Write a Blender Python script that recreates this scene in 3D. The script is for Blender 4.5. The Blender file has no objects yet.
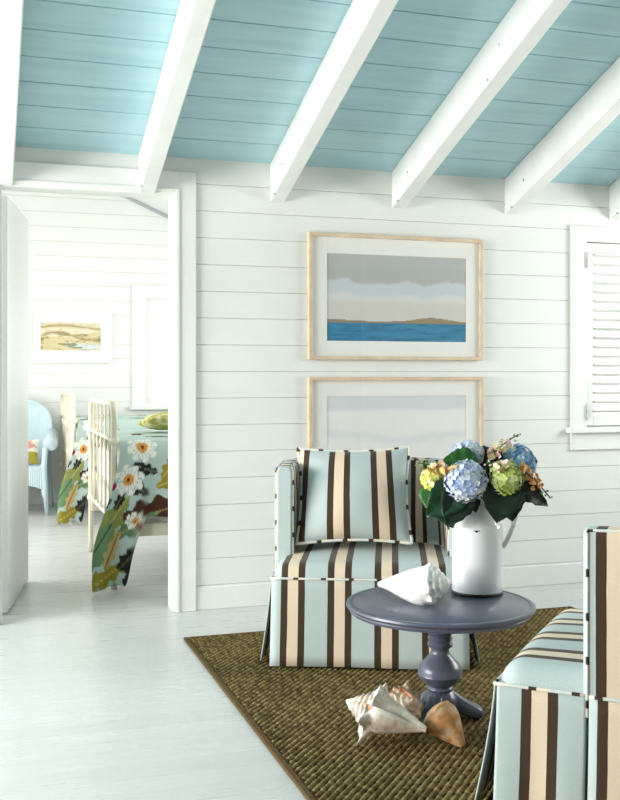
import bpy, bmesh, math, random
import numpy as np
from mathutils import Vector, Matrix
PI = math.pi
rng = np.random.default_rng(7)
random.seed(7)
scene = bpy.context.scene
COL = scene.collection

# ------------------------------------------------------------------ helpers
def s2l(c):
    out = []
    for v in c:
        v = v / 255.0
        out.append(v / 12.92 if v <= 0.04045 else ((v + 0.055) / 1.055) ** 2.4)
    return out

class MB:
    """collects vertices, faces, per-vertex uv and colour for ONE mesh"""
    def __init__(s):
        s.v, s.f, s.uv, s.c, s.mi = [], [], [], [], []
    def add(s, verts, faces, uv=None, col=None, mi=0):
        b = len(s.v)
        n = len(verts)
        s.v.extend([tuple(map(float, p)) for p in verts])
        s.f.extend([tuple(int(i) + b for i in f) for f in faces])
        s.mi.extend([mi] * len(faces))
        s.uv.extend(uv if uv is not None else [(0, 0)] * n)
        if col is None: col = [(1, 1, 1)] * n
        elif len(col) == 3 and not hasattr(col[0], '__len__'): col = [tuple(col)] * n
        s.c.extend(col)
        return s
    def box(s, x0, x1, y0, y1, z0, z1, **k):
        v = [(x, y, z) for x in (x0, x1) for y in (y0, y1) for z in (z0, z1)]
        f = [(0, 1, 3, 2), (4, 6, 7, 5), (0, 4, 5, 1), (2, 3, 7, 6), (0, 2, 6, 4), (1, 5, 7, 3)]
        return s.add(v, f, **k)
    def grid(s, P, uv=None, col=None, closeu=False, closev=False, mi=0):
        P = np.asarray(P, float); nu, nv = P.shape[:2]
        f = []
        for i in range(nu if closeu else nu - 1):
            i2 = (i + 1) % nu
            for j in range(nv if closev else nv - 1):
                j2 = (j + 1) % nv
                f.append((i * nv + j, i2 * nv + j, i2 * nv + j2, i * nv + j2))
        uvl = None if uv is None else [tuple(x) for x in np.asarray(uv, float).reshape(-1, 2)]
        cl = None if col is None else [tuple(x) for x in np.asarray(col, float).reshape(-1, 3)]
        return s.add(P.reshape(-1, 3), f, uvl, cl, mi)
    def lathe(s, prof, n=32, c=(0, 0, 0), cap=True, col=None):
        a = np.arange(n) * 2 * PI / n
        P = np.zeros((n, len(prof), 3))
        for j, (r, z) in enumerate(prof):
            P[:, j, 0] = c[0] + r * np.cos(a); P[:, j, 1] = c[1] + r * np.sin(a); P[:, j, 2] = c[2] + z
        s.grid(P, closeu=True, col=None if col is None else np.broadcast_to(np.array(col), P.shape))
        if cap:
            m = len(prof)
            b = len(s.v) - n * m
            for j, rev in ((0, True), (m - 1, False)):
                idx = [b + i * m + j for i in range(n)]
                s.f.append(tuple(idx[::-1] if rev else idx)); s.mi.append(0)
        return s
    def tube(s, path, r, n=8, closed=False, cap=True, col=None, u0=0.0):
        path = [Vector(p) for p in path]; m = len(path)
        rs = r if hasattr(r, '__len__') else [r] * m
        P = np.zeros((m, n, 3)); UV = np.zeros((m, n, 2))
        up = None; L = u0
        for i, p in enumerate(path):
            if closed: t = path[(i + 1) % m] - path[i - 1]
            else: t = path[min(i + 1, m - 1)] - path[max(i - 1, 0)]
            t.normalize()
            if up is None:
                up = Vector((0, 0, 1)) if abs(t.z) < 0.9 else Vector((1, 0, 0))
            a = (up - t * up.dot(t)).normalized(); b = t.cross(a); up = a
            if i: L += (path[i] - path[i - 1]).length
            for k in range(n):
                q = p + (a * math.cos(2 * PI * k / n) + b * math.sin(2 * PI * k / n)) * rs[i]
                P[i, k] = q; UV[i, k] = (L, k / n)
        s.grid(P, uv=UV, closeu=closed, closev=True, col=None if col is None else np.broadcast_to(np.array(col), P.shape))
        if cap and not closed:
            b = len(s.v) - m * n
            s.f.append(tuple(b + k for k in range(n))[::-1]); s.mi.append(0)
            s.f.append(tuple(b + (m - 1) * n + k for k in range(n))); s.mi.append(0)
        return s
    def xform(s, M, start=0):
        for i in range(start, len(s.v)):
            s.v[i] = tuple(M @ Vector(s.v[i]))
        return s
    def build(s, name, mat, parent=None, smooth=False, bevel=0, solid=0, subd=0, angle=None):
        me = bpy.data.meshes.new(name)
        me.from_pydata(s.v, [], s.f)
        mats = mat if isinstance(mat, (list, tuple)) else [mat]
        for m in mats: me.materials.append(m)
        if len(mats) > 1: me.polygons.foreach_set('material_index', s.mi)
        uvl = me.uv_layers.new(name='UVMap')
        li = np.zeros(len(me.loops), np.int32); me.loops.foreach_get('vertex_index', li)
        uvl.data.foreach_set('uv', np.asarray(s.uv, np.float32)[li].ravel())
        if any(c != (1, 1, 1) for c in s.c[:1] + s.c[-1:] + s.c[len(s.c) // 2:len(s.c) // 2 + 1]):
            ca = me.color_attributes.new('Col', 'FLOAT_COLOR', 'POINT')
            cc = np.ones((len(s.v), 4), np.float32); cc[:, :3] = np.asarray(s.c, np.float32)
            ca.data.foreach_set('color', cc.ravel())
        bm = bmesh.new(); bm.from_mesh(me)
        bmesh.ops.recalc_face_normals(bm, faces=bm.faces)
        bm.to_mesh(me); bm.free()
        if smooth:
            me.polygons.foreach_set('use_smooth', [True] * len(me.polygons))
            if angle: me.set_sharp_from_angle(angle=math.radians(angle))
        o = bpy.data.objects.new(name, me); COL.objects.link(o)
        if parent: o.parent = parent
        if solid:
            md = o.modifiers.new('solid', 'SOLIDIFY'); md.thickness = solid; md.offset = 0
        if bevel:
            md = o.modifiers.new('bevel', 'BEVEL'); md.width = bevel; md.segments = 2; md.limit_method = 'ANGLE'
        if subd:
            md = o.modifiers.new('subd', 'SUBSURF'); md.levels = subd; md.render_levels = subd
        return o

def tag(o, label=None, cat=None, group=None, kind=None):
    if label: o['label'] = label
    if cat: o['category'] = cat
    if group: o['group'] = group
    if kind: o['kind'] = kind
    return o

def thing(name, loc, label, cat, rz=0, group=None):
    o = bpy.data.objects.new(name, None); COL.objects.link(o)
    o.empty_display_size = 0.05
    o.location = loc; o.rotation_euler = (0, 0, rz)
    return tag(o, label, cat, group)

def copy_tree(o, parent=None):
    c = o.copy(); COL.objects.link(c)
    if parent: c.parent = parent
    for ch in list(o.children): copy_tree(ch, c)
    return c

# ------------------------------------------------------------------ materials
class NT:
    def __init__(s, name):
        m = bpy.data.materials.new(name); m.use_nodes = True
        s.m = m; s.n = m.node_tree.nodes; s.l = m.node_tree.links
        s.b = s.n['Principled BSDF']
    def node(s, t, **k):
        n = s.n.new(t)
        for a, v in k.items(): setattr(n, a, v)
        return n
    def link(s, a, b): s.l.new(a, b)
    def noise(s, scale, detail=3, vec=None, rough=0.5):
        n = s.node('ShaderNodeTexNoise'); n.inputs['Scale'].default_value = scale
        n.inputs['Detail'].default_value = detail; n.inputs['Roughness'].default_value = rough
        if vec is not None: s.link(vec, n.inputs['Vector'])
        return n
    def ramp(s, fac, stops, interp='LINEAR'):
        r = s.node('ShaderNodeValToRGB'); r.color_ramp.interpolation = interp
        e = r.color_ramp.elements
        while len(e) < len(stops): e.new(0.5)
        for el, (p, c) in zip(e, stops):
            el.position = p; el.color = (*s2l(c), 1) if len(c) == 3 else c
        s.link(fac, r.inputs['Fac']); return r
    def mix(s, fac, a, b, mode='MIX'):
        n = s.node('ShaderNodeMix', data_type='RGBA', blend_type=mode)
        for sock, v in ((n.inputs[0], fac), (n.inputs[6], a), (n.inputs[7], b)):
            if hasattr(v, 'links'): s.link(v, sock)
            elif hasattr(v, '__len__'): sock.default_value = (*s2l(v), 1) if len(v) == 3 else v
            else: sock.default_value = v
        return n.outputs[2]
    def math(s, op, a, b=None):
        n = s.node('ShaderNodeMath', operation=op)
        for i, v in enumerate((a, b)):
            if v is None: continue
            if hasattr(v, 'links'): s.link(v, n.inputs[i])
            else: n.inputs[i].default_value = v
        return n.outputs[0]
    def bump(s, h, strength=0.2, dist=0.01):
        n = s.node('ShaderNodeBump'); n.inputs['Strength'].default_value = strength
        n.inputs['Distance'].default_value = dist
        s.link(h, n.inputs['Height']); s.link(n.outputs[0], s.b.inputs['Normal'])
    def coord(s, which='Object'):
        return s.node('ShaderNodeTexCoord').outputs[which]
    def setup(s, rough=0.5, spec=0.5, sheen=0, coat=0):
        s.b.inputs['Roughness'].default_value = rough
        s.b.inputs['Specular IOR Level'].default_value = spec
        s.b.inputs['Sheen Weight'].default_value = sheen
        s.b.inputs['Coat Weight'].default_value = coat
    def col(s, c):
        if hasattr(c, 'links'): s.link(c, s.b.inputs['Base Color'])
        else: s.b.inputs['Base Color'].default_value = (*s2l(c), 1)

def paint(name, c, rough=0.5, spec=0.5, var=0.03, scale=6, bump=0.0, coat=0):
    t = NT(name); t.setup(rough, spec, coat=coat)
    n = t.noise(scale, 4, t.coord('Object'))
    c2 = tuple(max(0, x * (1 - var * 2)) for x in c); c1 = tuple(min(255, x * (1 + var * 0.4)) for x in c)
    t.col(t.ramp(n.outputs['Fac'], [(0.3, c2), (0.65, c1)]).outputs[0])
    if bump: t.bump(n.outputs['Fac'], bump, 0.005)
    return t.m

M = {}
M['wall'] = paint('white_wall_paint', (228, 230, 226), 0.55, 0.35, 0.008, 2)
M['trim'] = paint('white_trim_paint', (230, 232, 228), 0.4, 0.4, 0.008, 2)
M['door'] = paint('white_door_paint', (222, 226, 224), 0.35, 0.5, 0.01, 2)

def floor_mat():
    t = NT('painted_floorboards'); t.setup(0.3, 0.4)
    co = t.coord('Object')
    mp = t.node('ShaderNodeMapping'); mp.inputs['Scale'].default_value = (1, 1, 1); t.link(co, mp.inputs[0])
    br = t.node('ShaderNodeTexBrick'); t.link(mp.outputs[0], br.inputs['Vector'])
    br.inputs['Scale'].default_value = 1.0; br.inputs['Brick Width'].default_value = 3.4; br.inputs['Row Height'].default_value = 0.105
    br.inputs['Mortar Size'].default_value = 0.0012; br.inputs['Mortar Smooth'].default_value = 0.6
    br.inputs['Color1'].default_value = (*s2l((196, 198, 195)), 1); br.inputs['Color2'].default_value = (*s2l((202, 204, 201)), 1)
    br.inputs['Mortar'].default_value = (*s2l((184, 190, 190)), 1)
    mp2 = t.node('ShaderNodeMapping'); mp2.inputs['Scale'].default_value = (1.2, 14, 1); t.link(co, mp2.inputs[0])
    n = t.noise(2.2, 5, mp2.outputs[0], 0.65)
    wear = t.ramp(n.outputs['Fac'], [(0.45, (255, 255, 255)), (0.8, (243, 245, 245))])
    c = t.mix(1.0, br.outputs['Color'], wear.outputs[0], 'MULTIPLY')
    mp3 = t.node('ShaderNodeMapping'); mp3.inputs['Scale'].default_value = (2.0, 9, 1); t.link(co, mp3.inputs[0])
    sc = t.noise(3.1, 2, mp3.outputs[0])
    scr = t.ramp(sc.outputs['Fac'], [(0.755, (255, 255, 255)), (0.77, (176, 178, 176))])
    t.col(t.mix(1.0, c, scr.outputs[0], 'MULTIPLY'))
    r = t.ramp(n.outputs['Fac'], [(0.3, (58, 58, 58)), (0.7, (92, 92, 92))])
    rm = t.node('ShaderNodeMapRange'); rm.inputs['To Min'].default_value = 0.2; rm.inputs['To Max'].default_value = 0.38
    t.link(n.outputs['Fac'], rm.inputs[0]); t.link(rm.outputs[0], t.b.inputs['Roughness'])
    t.bump(n.outputs['Fac'], 0.08, 0.004)
    return t.m
M['floor'] = floor_mat()

def ceiling_mat():
    t = NT('blue_ceiling_boards'); t.setup(0.24, 0.7)
    co = t.coord('Object')
    mp = t.node('ShaderNodeMapping'); mp.inputs['Scale'].default_value = (0.8, 9, 9); t.link(co, mp.inputs[0])
    n = t.noise(2.0, 4, mp.outputs[0])
    c = t.ramp(n.outputs['Fac'], [(0.3, (166, 203, 213)), (0.7, (179, 214, 222))]).outputs[0]
    vo = t.node('ShaderNodeTexVoronoi'); vo.inputs['Scale'].default_value = 2.1; t.link(co, vo.inputs['Vector'])
    sp = t.ramp(vo.outputs['Distance'], [(0.018, (60, 70, 72)), (0.03, (255, 255, 255))])
    t.col(t.mix(1.0, c, sp.outputs[0], 'MULTIPLY'))
    t.bump(n.outputs['Fac'], 0.12, 0.01)
    return t.m
M['ceiling'] = ceiling_mat()

def beam_mat():
    t = NT('white_beam_paint'); t.setup(0.45, 0.4)
    co = t.coord('Object')
    n = t.noise(5, 4, co)
    c = t.ramp(n.outputs['Fac'], [(0.3, (222, 224, 221)), (0.7, (233, 235, 232))]).outputs[0]
    vo = t.node('ShaderNodeTexVoronoi'); vo.inputs['Scale'].default_value = 7.5; t.link(co, vo.inputs['Vector'])
    sp = t.ramp(vo.outputs['Distance'], [(0.035, (96, 84, 70)), (0.07, (255, 255, 255))])
    t.col(t.mix(1.0, c, sp.outputs[0], 'MULTIPLY'))
    return t.m
M['beam'] = beam_mat()

PER = 0.185
def stripe_mat():
    t = NT('striped_fabric'); t.setup(0.75, 0.25, sheen=0.1)
    uv = t.coord('UV'); sx = t.node('ShaderNodeSeparateXYZ'); t.link(uv, sx.inputs[0])
    wob = t.noise(9, 2, uv)
    u = t.math('ADD', sx.outputs[0], t.math('MULTIPLY', t.math('SUBTRACT', wob.outputs['Fac'], 0.5), 0.003))
    fr = t.math('FRACT', t.math('MULTIPLY', u, 1 / PER))
    BL, BR, CR = (190, 202, 200), (68, 50, 34), (232, 212, 186)
    r = t.ramp(fr, [(0, BL), (0.482, BR), (0.627, CR), (0.855, BR)], 'CONSTANT')
    mp = t.node('ShaderNodeMapping'); mp.inputs['Scale'].default_value = (900, 260, 1); t.link(uv, mp.inputs[0])
    n = t.noise(1.0, 2, mp.outputs[0])
    v = t.ramp(n.outputs['Fac'], [(0.3, (232, 232, 232)), (0.7, (255, 255, 255))])
    t.col(t.mix(1.0, r.outputs[0], v.outputs[0], 'MULTIPLY'))
    t.bump(n.outputs['Fac'], 0.08, 0.002)
    return t.m
M['stripe'] = stripe_mat()
def piping_mat():
    t = NT('striped_piping'); t.setup(0.75, 0.25)
    uv = t.coord('UV'); sx = t.node('ShaderNodeSeparateXYZ'); t.link(uv, sx.inputs[0])
    fr = t.math('FRACT', t.math('MULTIPLY', sx.outputs[0], 1 / 0.11))
    t.col(t.ramp(fr, [(0, (232, 222, 205)), (0.30, (214, 218, 214)), (0.80, (64, 48, 32)), (0.985, (232, 222, 205))], 'CONSTANT').outputs[0])
    return t.m
M['piping'] = piping_mat()

def rug_mat():
    t = NT('woven_sisal'); t.setup(0.85, 0.15)
    at = t.node('ShaderNodeAttribute'); at.attribute_name = 'Col'
    n = t.noise(160, 3, t.coord('Object'))
    v = t.ramp(n.outputs['Fac'], [(0.25, (190, 190, 190)), (0.75, (255, 255, 255))])
    t.col(t.mix(1.0, at.outputs['Color'], v.outputs[0], 'MULTIPLY'))
    t.bump(n.outputs['Fac'], 0.5, 0.004)
    return t.m
M['rug'] = rug_mat()
M['rug_edge'] = paint('rug_binding', (92, 72, 44), 0.8, 0.2, 0.08, 60)
M['slate'] = paint('slate_gloss_paint', (88, 92, 108), 0.28, 0.5, 0.02, 5)
M['enamel'] = paint('white_enamel', (236, 236, 238), 0.12, 0.5, 0.004, 4, coat=0.3)
M['black'] = paint('bare_iron', (22, 20, 20), 0.5, 0.4, 0.1, 30)

def vcol(name, rough=0.5, spec=0.4, noise=0, bump=0, nscale=40, var=0.86, sss=0, transl=0):
    t = NT(name); t.setup(rough, spec)
    at = t.node('ShaderNodeAttribute'); at.attribute_name = 'Col'
    c = at.outputs['Color']
    if noise or bump:
        n = t.noise(nscale, 4, t.coord('Object'))
        g = int(255 * var)
        v = t.ramp(n.outputs['Fac'], [(0.3, (g, g, g)), (0.7, (255, 255, 255))])
        c = t.mix(1.0, c, v.outputs[0], 'MULTIPLY')
        if bump: t.bump(n.outputs['Fac'], bump, 0.004)
    t.col(c)
    return t.m
M['petal'] = vcol('petal', 0.6, 0.2)
M['leaf'] = vcol('leaf', 0.42, 0.4, 1, 0.15, 60)
M['print'] = vcol('printed_paper', 0.7, 0.2)
M['cloth'] = vcol('printed_cotton', 0.8, 0.2)
M['shell_white'] = vcol('white_shell', 0.45, 0.4, 1, 0.25, 35, 0.93)
M['shell'] = vcol('sea_shell', 0.5, 0.35, 1, 0.35, 45, 0.82)
M['maple'] = paint('pale_maple', (218, 196, 170), 0.45, 0.4, 0.05, 14)
M['mat'] = paint('mat_board', (236, 235, 230), 0.8, 0.2, 0.004, 3)
M['white_frame'] = paint('white_frame_paint', (236, 236, 234), 0.45, 0.4, 0.004, 3)
M['cream_iron'] = paint('cream_painted_iron', (233, 226, 204), 0.4, 0.45, 0.03, 9)
M['linen'] = paint('white_linen', (236, 235, 230), 0.8, 0.2, 0.01, 5)
M['hinge'] = paint('painted_hinge', (214, 216, 214), 0.4, 0.5, 0.05, 30)
M['steel'] = paint('dull_steel', (140, 140, 135), 0.35, 0.6, 0.05, 30)
def wicker_mat():
    t = NT('blue_wicker'); t.setup(0.55, 0.3)
    co = t.coord('Object')
    w = t.node('ShaderNodeTexWave'); w.inputs['Scale'].default_value = 22; w.inputs['Distortion'].default_value = 1.0
    t.link(co, w.inputs['Vector'])
    t.col(t.ramp(w.outputs['Fac'], [(0.1, (190, 214, 222)), (0.6, (210, 229, 234))]).outputs[0])
    t.bump(w.outputs['Fac'], 0.5, 0.008)
    return t.m
M['wicker'] = wicker_mat()
def glass_mat():
    t = NT('clear_glass')
    t.n.remove(t.b)
    tr = t.node('ShaderNodeBsdfTransparent'); gl = t.node('ShaderNodeBsdfGlossy'); gl.inputs['Roughness'].default_value = 0.02
    lw = t.node('ShaderNodeLayerWeight'); lw.inputs[0].default_value = 0.5
    p5 = t.math('POWER', lw.outputs['Facing'], 5.0); fc = t.math('ADD', t.math('MULTIPLY', p5, 0.7), 0.04)
    mx = t.node('ShaderNodeMixShader')
    t.link(fc, mx.inputs[0]); t.link(tr.outputs[0], mx.inputs[1]); t.link(gl.outputs[0], mx.inputs[2])
    t.link(mx.outputs[0], t.n['Material Output'].inputs[0])
    return t.m
M['glass'] = glass_mat()

# ------------------------------------------------------------------ the room
WY = 4.95          # back wall face
EAVE = 2.227       # height of the ceiling at that wall
SL = math.radians(18.8); CS, SN = math.cos(SL), math.sin(SL)
BY = 9.45          # far bedroom wall
DX0, DX1, DZ = 0.096, 0.895, 2.04   # door opening
NX0, NX1, NZ0, NZ1 = 3.22, 4.06, 0.87, 1.905  # window opening
GZ, GP = 1.839, 0.1323

def siding(mb, x0, x1, z0, z1, fn, off=GZ, pitch=GP, g=0.0022, d=0.006):
    """boards with V grooves; fn(x, z, depth) gives the point"""
    zs = []
    k = math.floor((z0 - off) / pitch) - 1
    while off + k * pitch < z1 + pitch:
        c = off + k * pitch
        for zz, dd in ((c - g, 0), (c, d), (c + g, 0)): zs.append((zz, dd))
        k += 1
    pts = [(z0, 0)] + [p for p in zs if z0 < p[0] < z1] + [(z1, 0)]
    P = [[fn(x, z, dd) for (z, dd) in pts] for x in (x0, x1)]
    mb.grid(P)

# floor
mb = MB(); mb.box(-3.45, 5.2, -2.6, 9.7, -0.1, 0.0)
tag(mb.build('floor', M['floor']), kind='structure')

# back wall of the sitting room
mb = MB(); fn = lambda x, z, d: (x, WY + d, z)
siding(mb, -3.42, DX0 - 0.02, 0, EAVE + .1, fn)
siding(mb, DX0 - 0.02, DX1 + 0.02, DZ + 0.02, EAVE + .1, fn)
siding(mb, DX1 + 0.02, NX0, 0, EAVE + .1, fn)
siding(mb, NX0, NX1, 0, NZ0, fn); siding(mb, NX0, NX1, NZ1, EAVE + .1, fn)
siding(mb, NX1, 4.7, 0, EAVE + .1, fn)
for (a, b, z0, z1) in ((-3.42, DX0 - .02, 0, 3.4), (DX0 - .02, DX1 + .02, DZ + .02, 3.4), (DX1 + .02, NX0, 0, 3.4),
                       (NX0, NX1, 0, NZ0), (NX0, NX1, NZ1, 3.4), (NX1, 4.7, 0, 3.4)):
    mb.box(a, b, WY + 0.0075, WY + 0.12, z0, z1)
tag(mb.build('wall_back', M['wall']), kind='structure')

# left wall with a wide window opening that lets the daylight in, right wall
mb = MB()
LX = -3.3
OY0, OY1, OZ0, OZ1 = 1.5, 4.6, 0.75, 2.05
mb.box(LX - .12, LX, -2.6, OY0, 0, 4.5).box(LX - .12, LX, OY1, WY + .1, 0, 3.4)
mb.box(LX - .12, LX, OY0, OY1, 0, OZ0).box(LX - .12, LX, OY0, OY1, OZ1, 4.2)
tag(mb.build('wall_left', M['wall']), kind='structure')
mb = MB(); fr_ = lambda x, z, d: (4.7 + d, x, z)
for (a, b, z0, z1) in ((-2.6, 2.4, 0, 4.6), (4.4, WY, 0, 2.6), (2.4, 4.4, 0, 1.25), (2.4, 4.4, 2.1, 3.2)):  # side opening made for the added right fill
    siding(mb, a, b, z0, z1, fr_); mb.box(4.708, 4.8, a, b, z0, z1)
tag(mb.build('wall_right', M['wall']), kind='structure')

mb = MB(); mb.box(-3.42, 4.8, -2.6, -2.5, 0, 4.5)  # unseen wall behind the camera, put in and kept dark to cut fill
tag(mb.build('wall_front', paint('grey_green_paint', (112, 118, 116), 0.6, 0.3, 0.01, 2)), kind='structure')

# baseboard (flush base board under the lowest groove)
mb = MB(); mb.box(0.985, 4.7, WY - 0.008, WY + 0.002, 0, 0.112)
tag(mb.build('baseboard_back', M['trim'], bevel=0.003), kind='structure')

# sloping blue ceiling
def cp(x, t, d=0.0):
    return (x, WY - CS * t + SN * d, EAVE + SN * t + CS * d)
mb = MB(); siding(mb, -3.42, 4.75, 0.0, 6.4, lambda x, z, d: cp(x, z, d), off=0.0, pitch=0.176, g=0.0036, d=0.009)
mb.add([cp(x, t, d) for x in (-3.42, 4.75) for t in (0, 6.4) for d in (0.012, 0.08)],
       [(0, 1, 3, 2), (4, 6, 7, 5), (0, 4, 5, 1), (2, 3, 7, 6), (0, 2, 6, 4), (1, 5, 7, 3)])
zt_ = cp(0, 6.4)
mb.box(-3.42, 4.75, -2.6, zt_[1] + .02, zt_[2] - .002, zt_[2] + .1)
tag(mb.build('ceiling', M['ceiling']), kind='structure')

# rafters: each its own beam


def make_beam():
    mb = MB(); h = 0.182; w = 0.039
    v = []
    for x in (-w, w):
        for t, d in ((0.0, 0.0), (6.3, 0.0), (6.3, -h), (-h * SN / CS * 0.0 - 0.0, -h)):
            p = cp(x, t, d); v.append((p[0], min(p[1], WY), p[2]))
    # lower end cut plumb on the wall
    for b in (0, 4):
        v[b + 3] = (v[b + 3][0], WY, EAVE - h / CS)
    mb.add(v, [(0, 1, 2, 3), (4, 7, 6, 5), (0, 3, 7, 4), (1, 5, 6, 2), (0, 4, 5, 1), (3, 2, 6, 7)])
    return mb.build('ceiling_beam', M['beam'], bevel=0.006)
b0 = make_beam()
whr = ['white ceiling beam at the far left edge, over the door hinge side', 'white ceiling beam ending above the right half of the doorway',
       'white ceiling beam ending just right of the doorway casing', 'white ceiling beam ending above the upper seascape picture',
       'white ceiling beam ending right of the pictures', 'white ceiling beam ending above the shuttered window']
for k in range(6):
    o = b0 if k == 0 else b0.copy()
    if k: COL.objects.link(o)
    o.location = (0.105 + 0.662 * k, 0, 0)
    tag(o, whr[k], 'beam', 'white ceiling beams', 'structure')

# door casing (trim) and jamb lining
mb = MB()
cw = 0.085; y0 = WY - 0.02
mb.box(DX1 + 0.028, DX1 + 0.028 + cw, y0, WY + .004, 0, DZ + 0.115)
mb.box(DX0 - 0.028 - cw, DX0 - 0.028, y0, WY + .004, 0, DZ + 0.115)
mb.box(DX0 - 0.028, DX1 + 0.028, y0, WY + .004, DZ + 0.028, DZ + 0.115)
for (a, b) in ((DX1 + .014, DX1 + .03), (DX0 - .03, DX0 - .014)): mb.box(a, b, y0 - .009, WY + .004, 0, DZ + .03)   # bead
mb.box(DX0 - .014, DX1 + .014, y0 - .009, WY + .004, DZ + 0.014, DZ + .03)
for (a, b) in ((DX1, DX1 + .02), (DX0 - .02, DX0)): mb.box(a, b, WY - 0.012, WY + .125, 0, DZ)   # jambs
mb.box(DX0 - .02, DX1 + .02, WY - .0121, WY + .1251, DZ, DZ + .02)
tag(mb.build('trim_1', M['trim'], bevel=0.003), kind='structure')

# the open beadboard door leaf
dr = bpy.data.objects.new('door_1', None); COL.objects.link(dr); tag(dr, kind='structure')
hx, hy = 0.104, 5.135
ang = math.atan2(5.92 - 5.135, 0.236 - 0.104)
dr.location = (hx, hy, 0); dr.rotation_euler = (0, 0, ang)
mb = MB(); Wd = 0.795
pts = [(0, 0)]
nb = 12
for k in range(1, nb):
    c = Wd * k / nb
    pts += [(c - .004, 0), (c, 0.005), (c + .004, 0)]
pts.append((Wd, 0))
P = [[(p[0], -0.02 + p[1], z) for p in pts] for z in (0.012, 2.025)]
mb.grid(P); mb.box(0, Wd, -0.0145, 0.02, 0.012, 2.025)
mb.box(0, 0.002, -0.02, -0.014, 0.012, 2.025).box(Wd - .002, Wd, -0.02, -0.014, 0.012, 2.025)
mb.build('door_panel', M['door'], dr)
mb = MB(); mb.lathe([(0.0, 0), (0.012, 0), (0.012, 0.02), (0.024, 0.03), (0.026, 0.045), (0.018, 0.056), (0.0, 0.06)], 16, cap=False)
mb.xform(Matrix.Translation((Wd - .06, 0.02, 1.03)) @ Matrix.Rotation(-PI / 2, 4, 'X'))
mb.box(Wd, Wd + .003, -0.011, 0.011, 0.98, 1.07)
mb.box(Wd + .002, Wd + .014, -0.007, 0.007, 1.02, 1.04)
mb.build('door_knob', M['steel'], dr, smooth=True, angle=40)

# window in the back wall
wn = bpy.data.objects.new('window_1', None); COL.objects.link(wn); tag(wn, kind='structure'); wn.location = (NX0, WY, NZ0)
def loc(mb, o): return mb.xform(Matrix.Translation(-Vector(o.location)))
mb = MB()
mb.box(3.126, NX0, WY - .022, WY + .004, 0.85, 1.99).box(NX1, NX1 + .094, WY - .022, WY + .004, 0.85, 1.99)
mb.box(NX0, NX1, WY - .022, WY + .004, NZ1, 1.99)
loc(mb, wn).build('window_casing', M['trim'], wn, bevel=0.003)
mb = MB(); mb.box(3.10, NX1 + .12, WY - .05, WY + .004, 0.838, 0.868)
loc(mb, wn).build('window_sill', M['trim'], wn, bevel=0.004)
mb = MB(); mb.box(3.126, NX1 + .094, WY - .018, WY + .004, 0.742, 0.837)
loc(mb, wn).build('window_apron', M['trim'], wn, bevel=0.003)
mb = MB()
for a, b in ((NX0, NX0 + .03), (NX1 - .03, NX1)): mb.box(a, b, WY + .05, WY + .1, NZ0, NZ1)
for a, b in ((NZ0 + .001, NZ0 + .05), (NZ1 - .04, NZ1 - .001), (1.36, 1.40)): mb.box(NX0 + .03, NX1 - .03, WY + .052, WY + .098, a, b)
loc(mb, wn).build('window_sash', M['trim'], wn)
mb = MB(); mb.box(NX0 + .02, NX1 - .02, WY + .072, WY + .076, NZ0 + .02, NZ1 - .02)
loc(mb, wn).build('window_pane', M['glass'], wn)

# louvred shutter in that window
sh = thing('window_shutter', (NX0, WY, NZ0), 'white louvred shutter hinged inside the right-hand window', 'shutter')
mb = MB(); sy0, sy1 = WY - .012, WY + .018
mb.box(NX0 + .004, NX0 + .05, sy0, sy1, NZ0 + .006, NZ1 - .006).box(NX1 - .05, NX1 - .004, sy0, sy1, NZ0 + .006, NZ1 - .006)
mb.box(NX0 + .05, NX1 - .05, sy0, sy1, NZ1 - .06, NZ1 - .006).box(NX0 + .05, NX1 - .05, sy0, sy1, NZ0 + .006, NZ0 + .06)
loc(mb, sh).build('shutter_frame', M['trim'], sh, bevel=0.003)
mb = MB(); z = NZ0 + .085
while z < NZ1 - .07:
    P = []
    for x in (NX0 + .05, NX1 - .05):
        row = []
        for k in range(10):
            a = 2 * PI * k / 10
            yy, zz = 0.031 * math.cos(a), 0.0045 * math.sin(a)
            t = math.radians(-13)
            row.append((x, WY + .004 + yy * math.cos(t) - zz * math.sin(t), z + yy * math.sin(t) + zz * math.cos(t)))
        P.append(row)
    mb.grid(P, closev=True); z += 0.0515
loc(mb, sh).build('louvers', M['trim'], sh, smooth=True)
mb = MB(); mb.box(3.63, 3.645, WY - .04, WY - .028, NZ0 + .1, NZ1 - .1)
loc(mb, sh).build('tilt_rod', M['trim'], sh, bevel=0.002)
for z in (1.80, 0.955):
    mb = MB(); mb.box(NX0 - .014, NX0 + .018, WY - .027, WY - .010, z - .038, z + .038)
    mb.tube([(NX0 + .002, WY - .03, z - .045), (NX0 + .002, WY - .03, z + .045)], 0.006, 8)
    loc(mb, sh).build('hinge', M['hinge'], sh)

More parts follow.
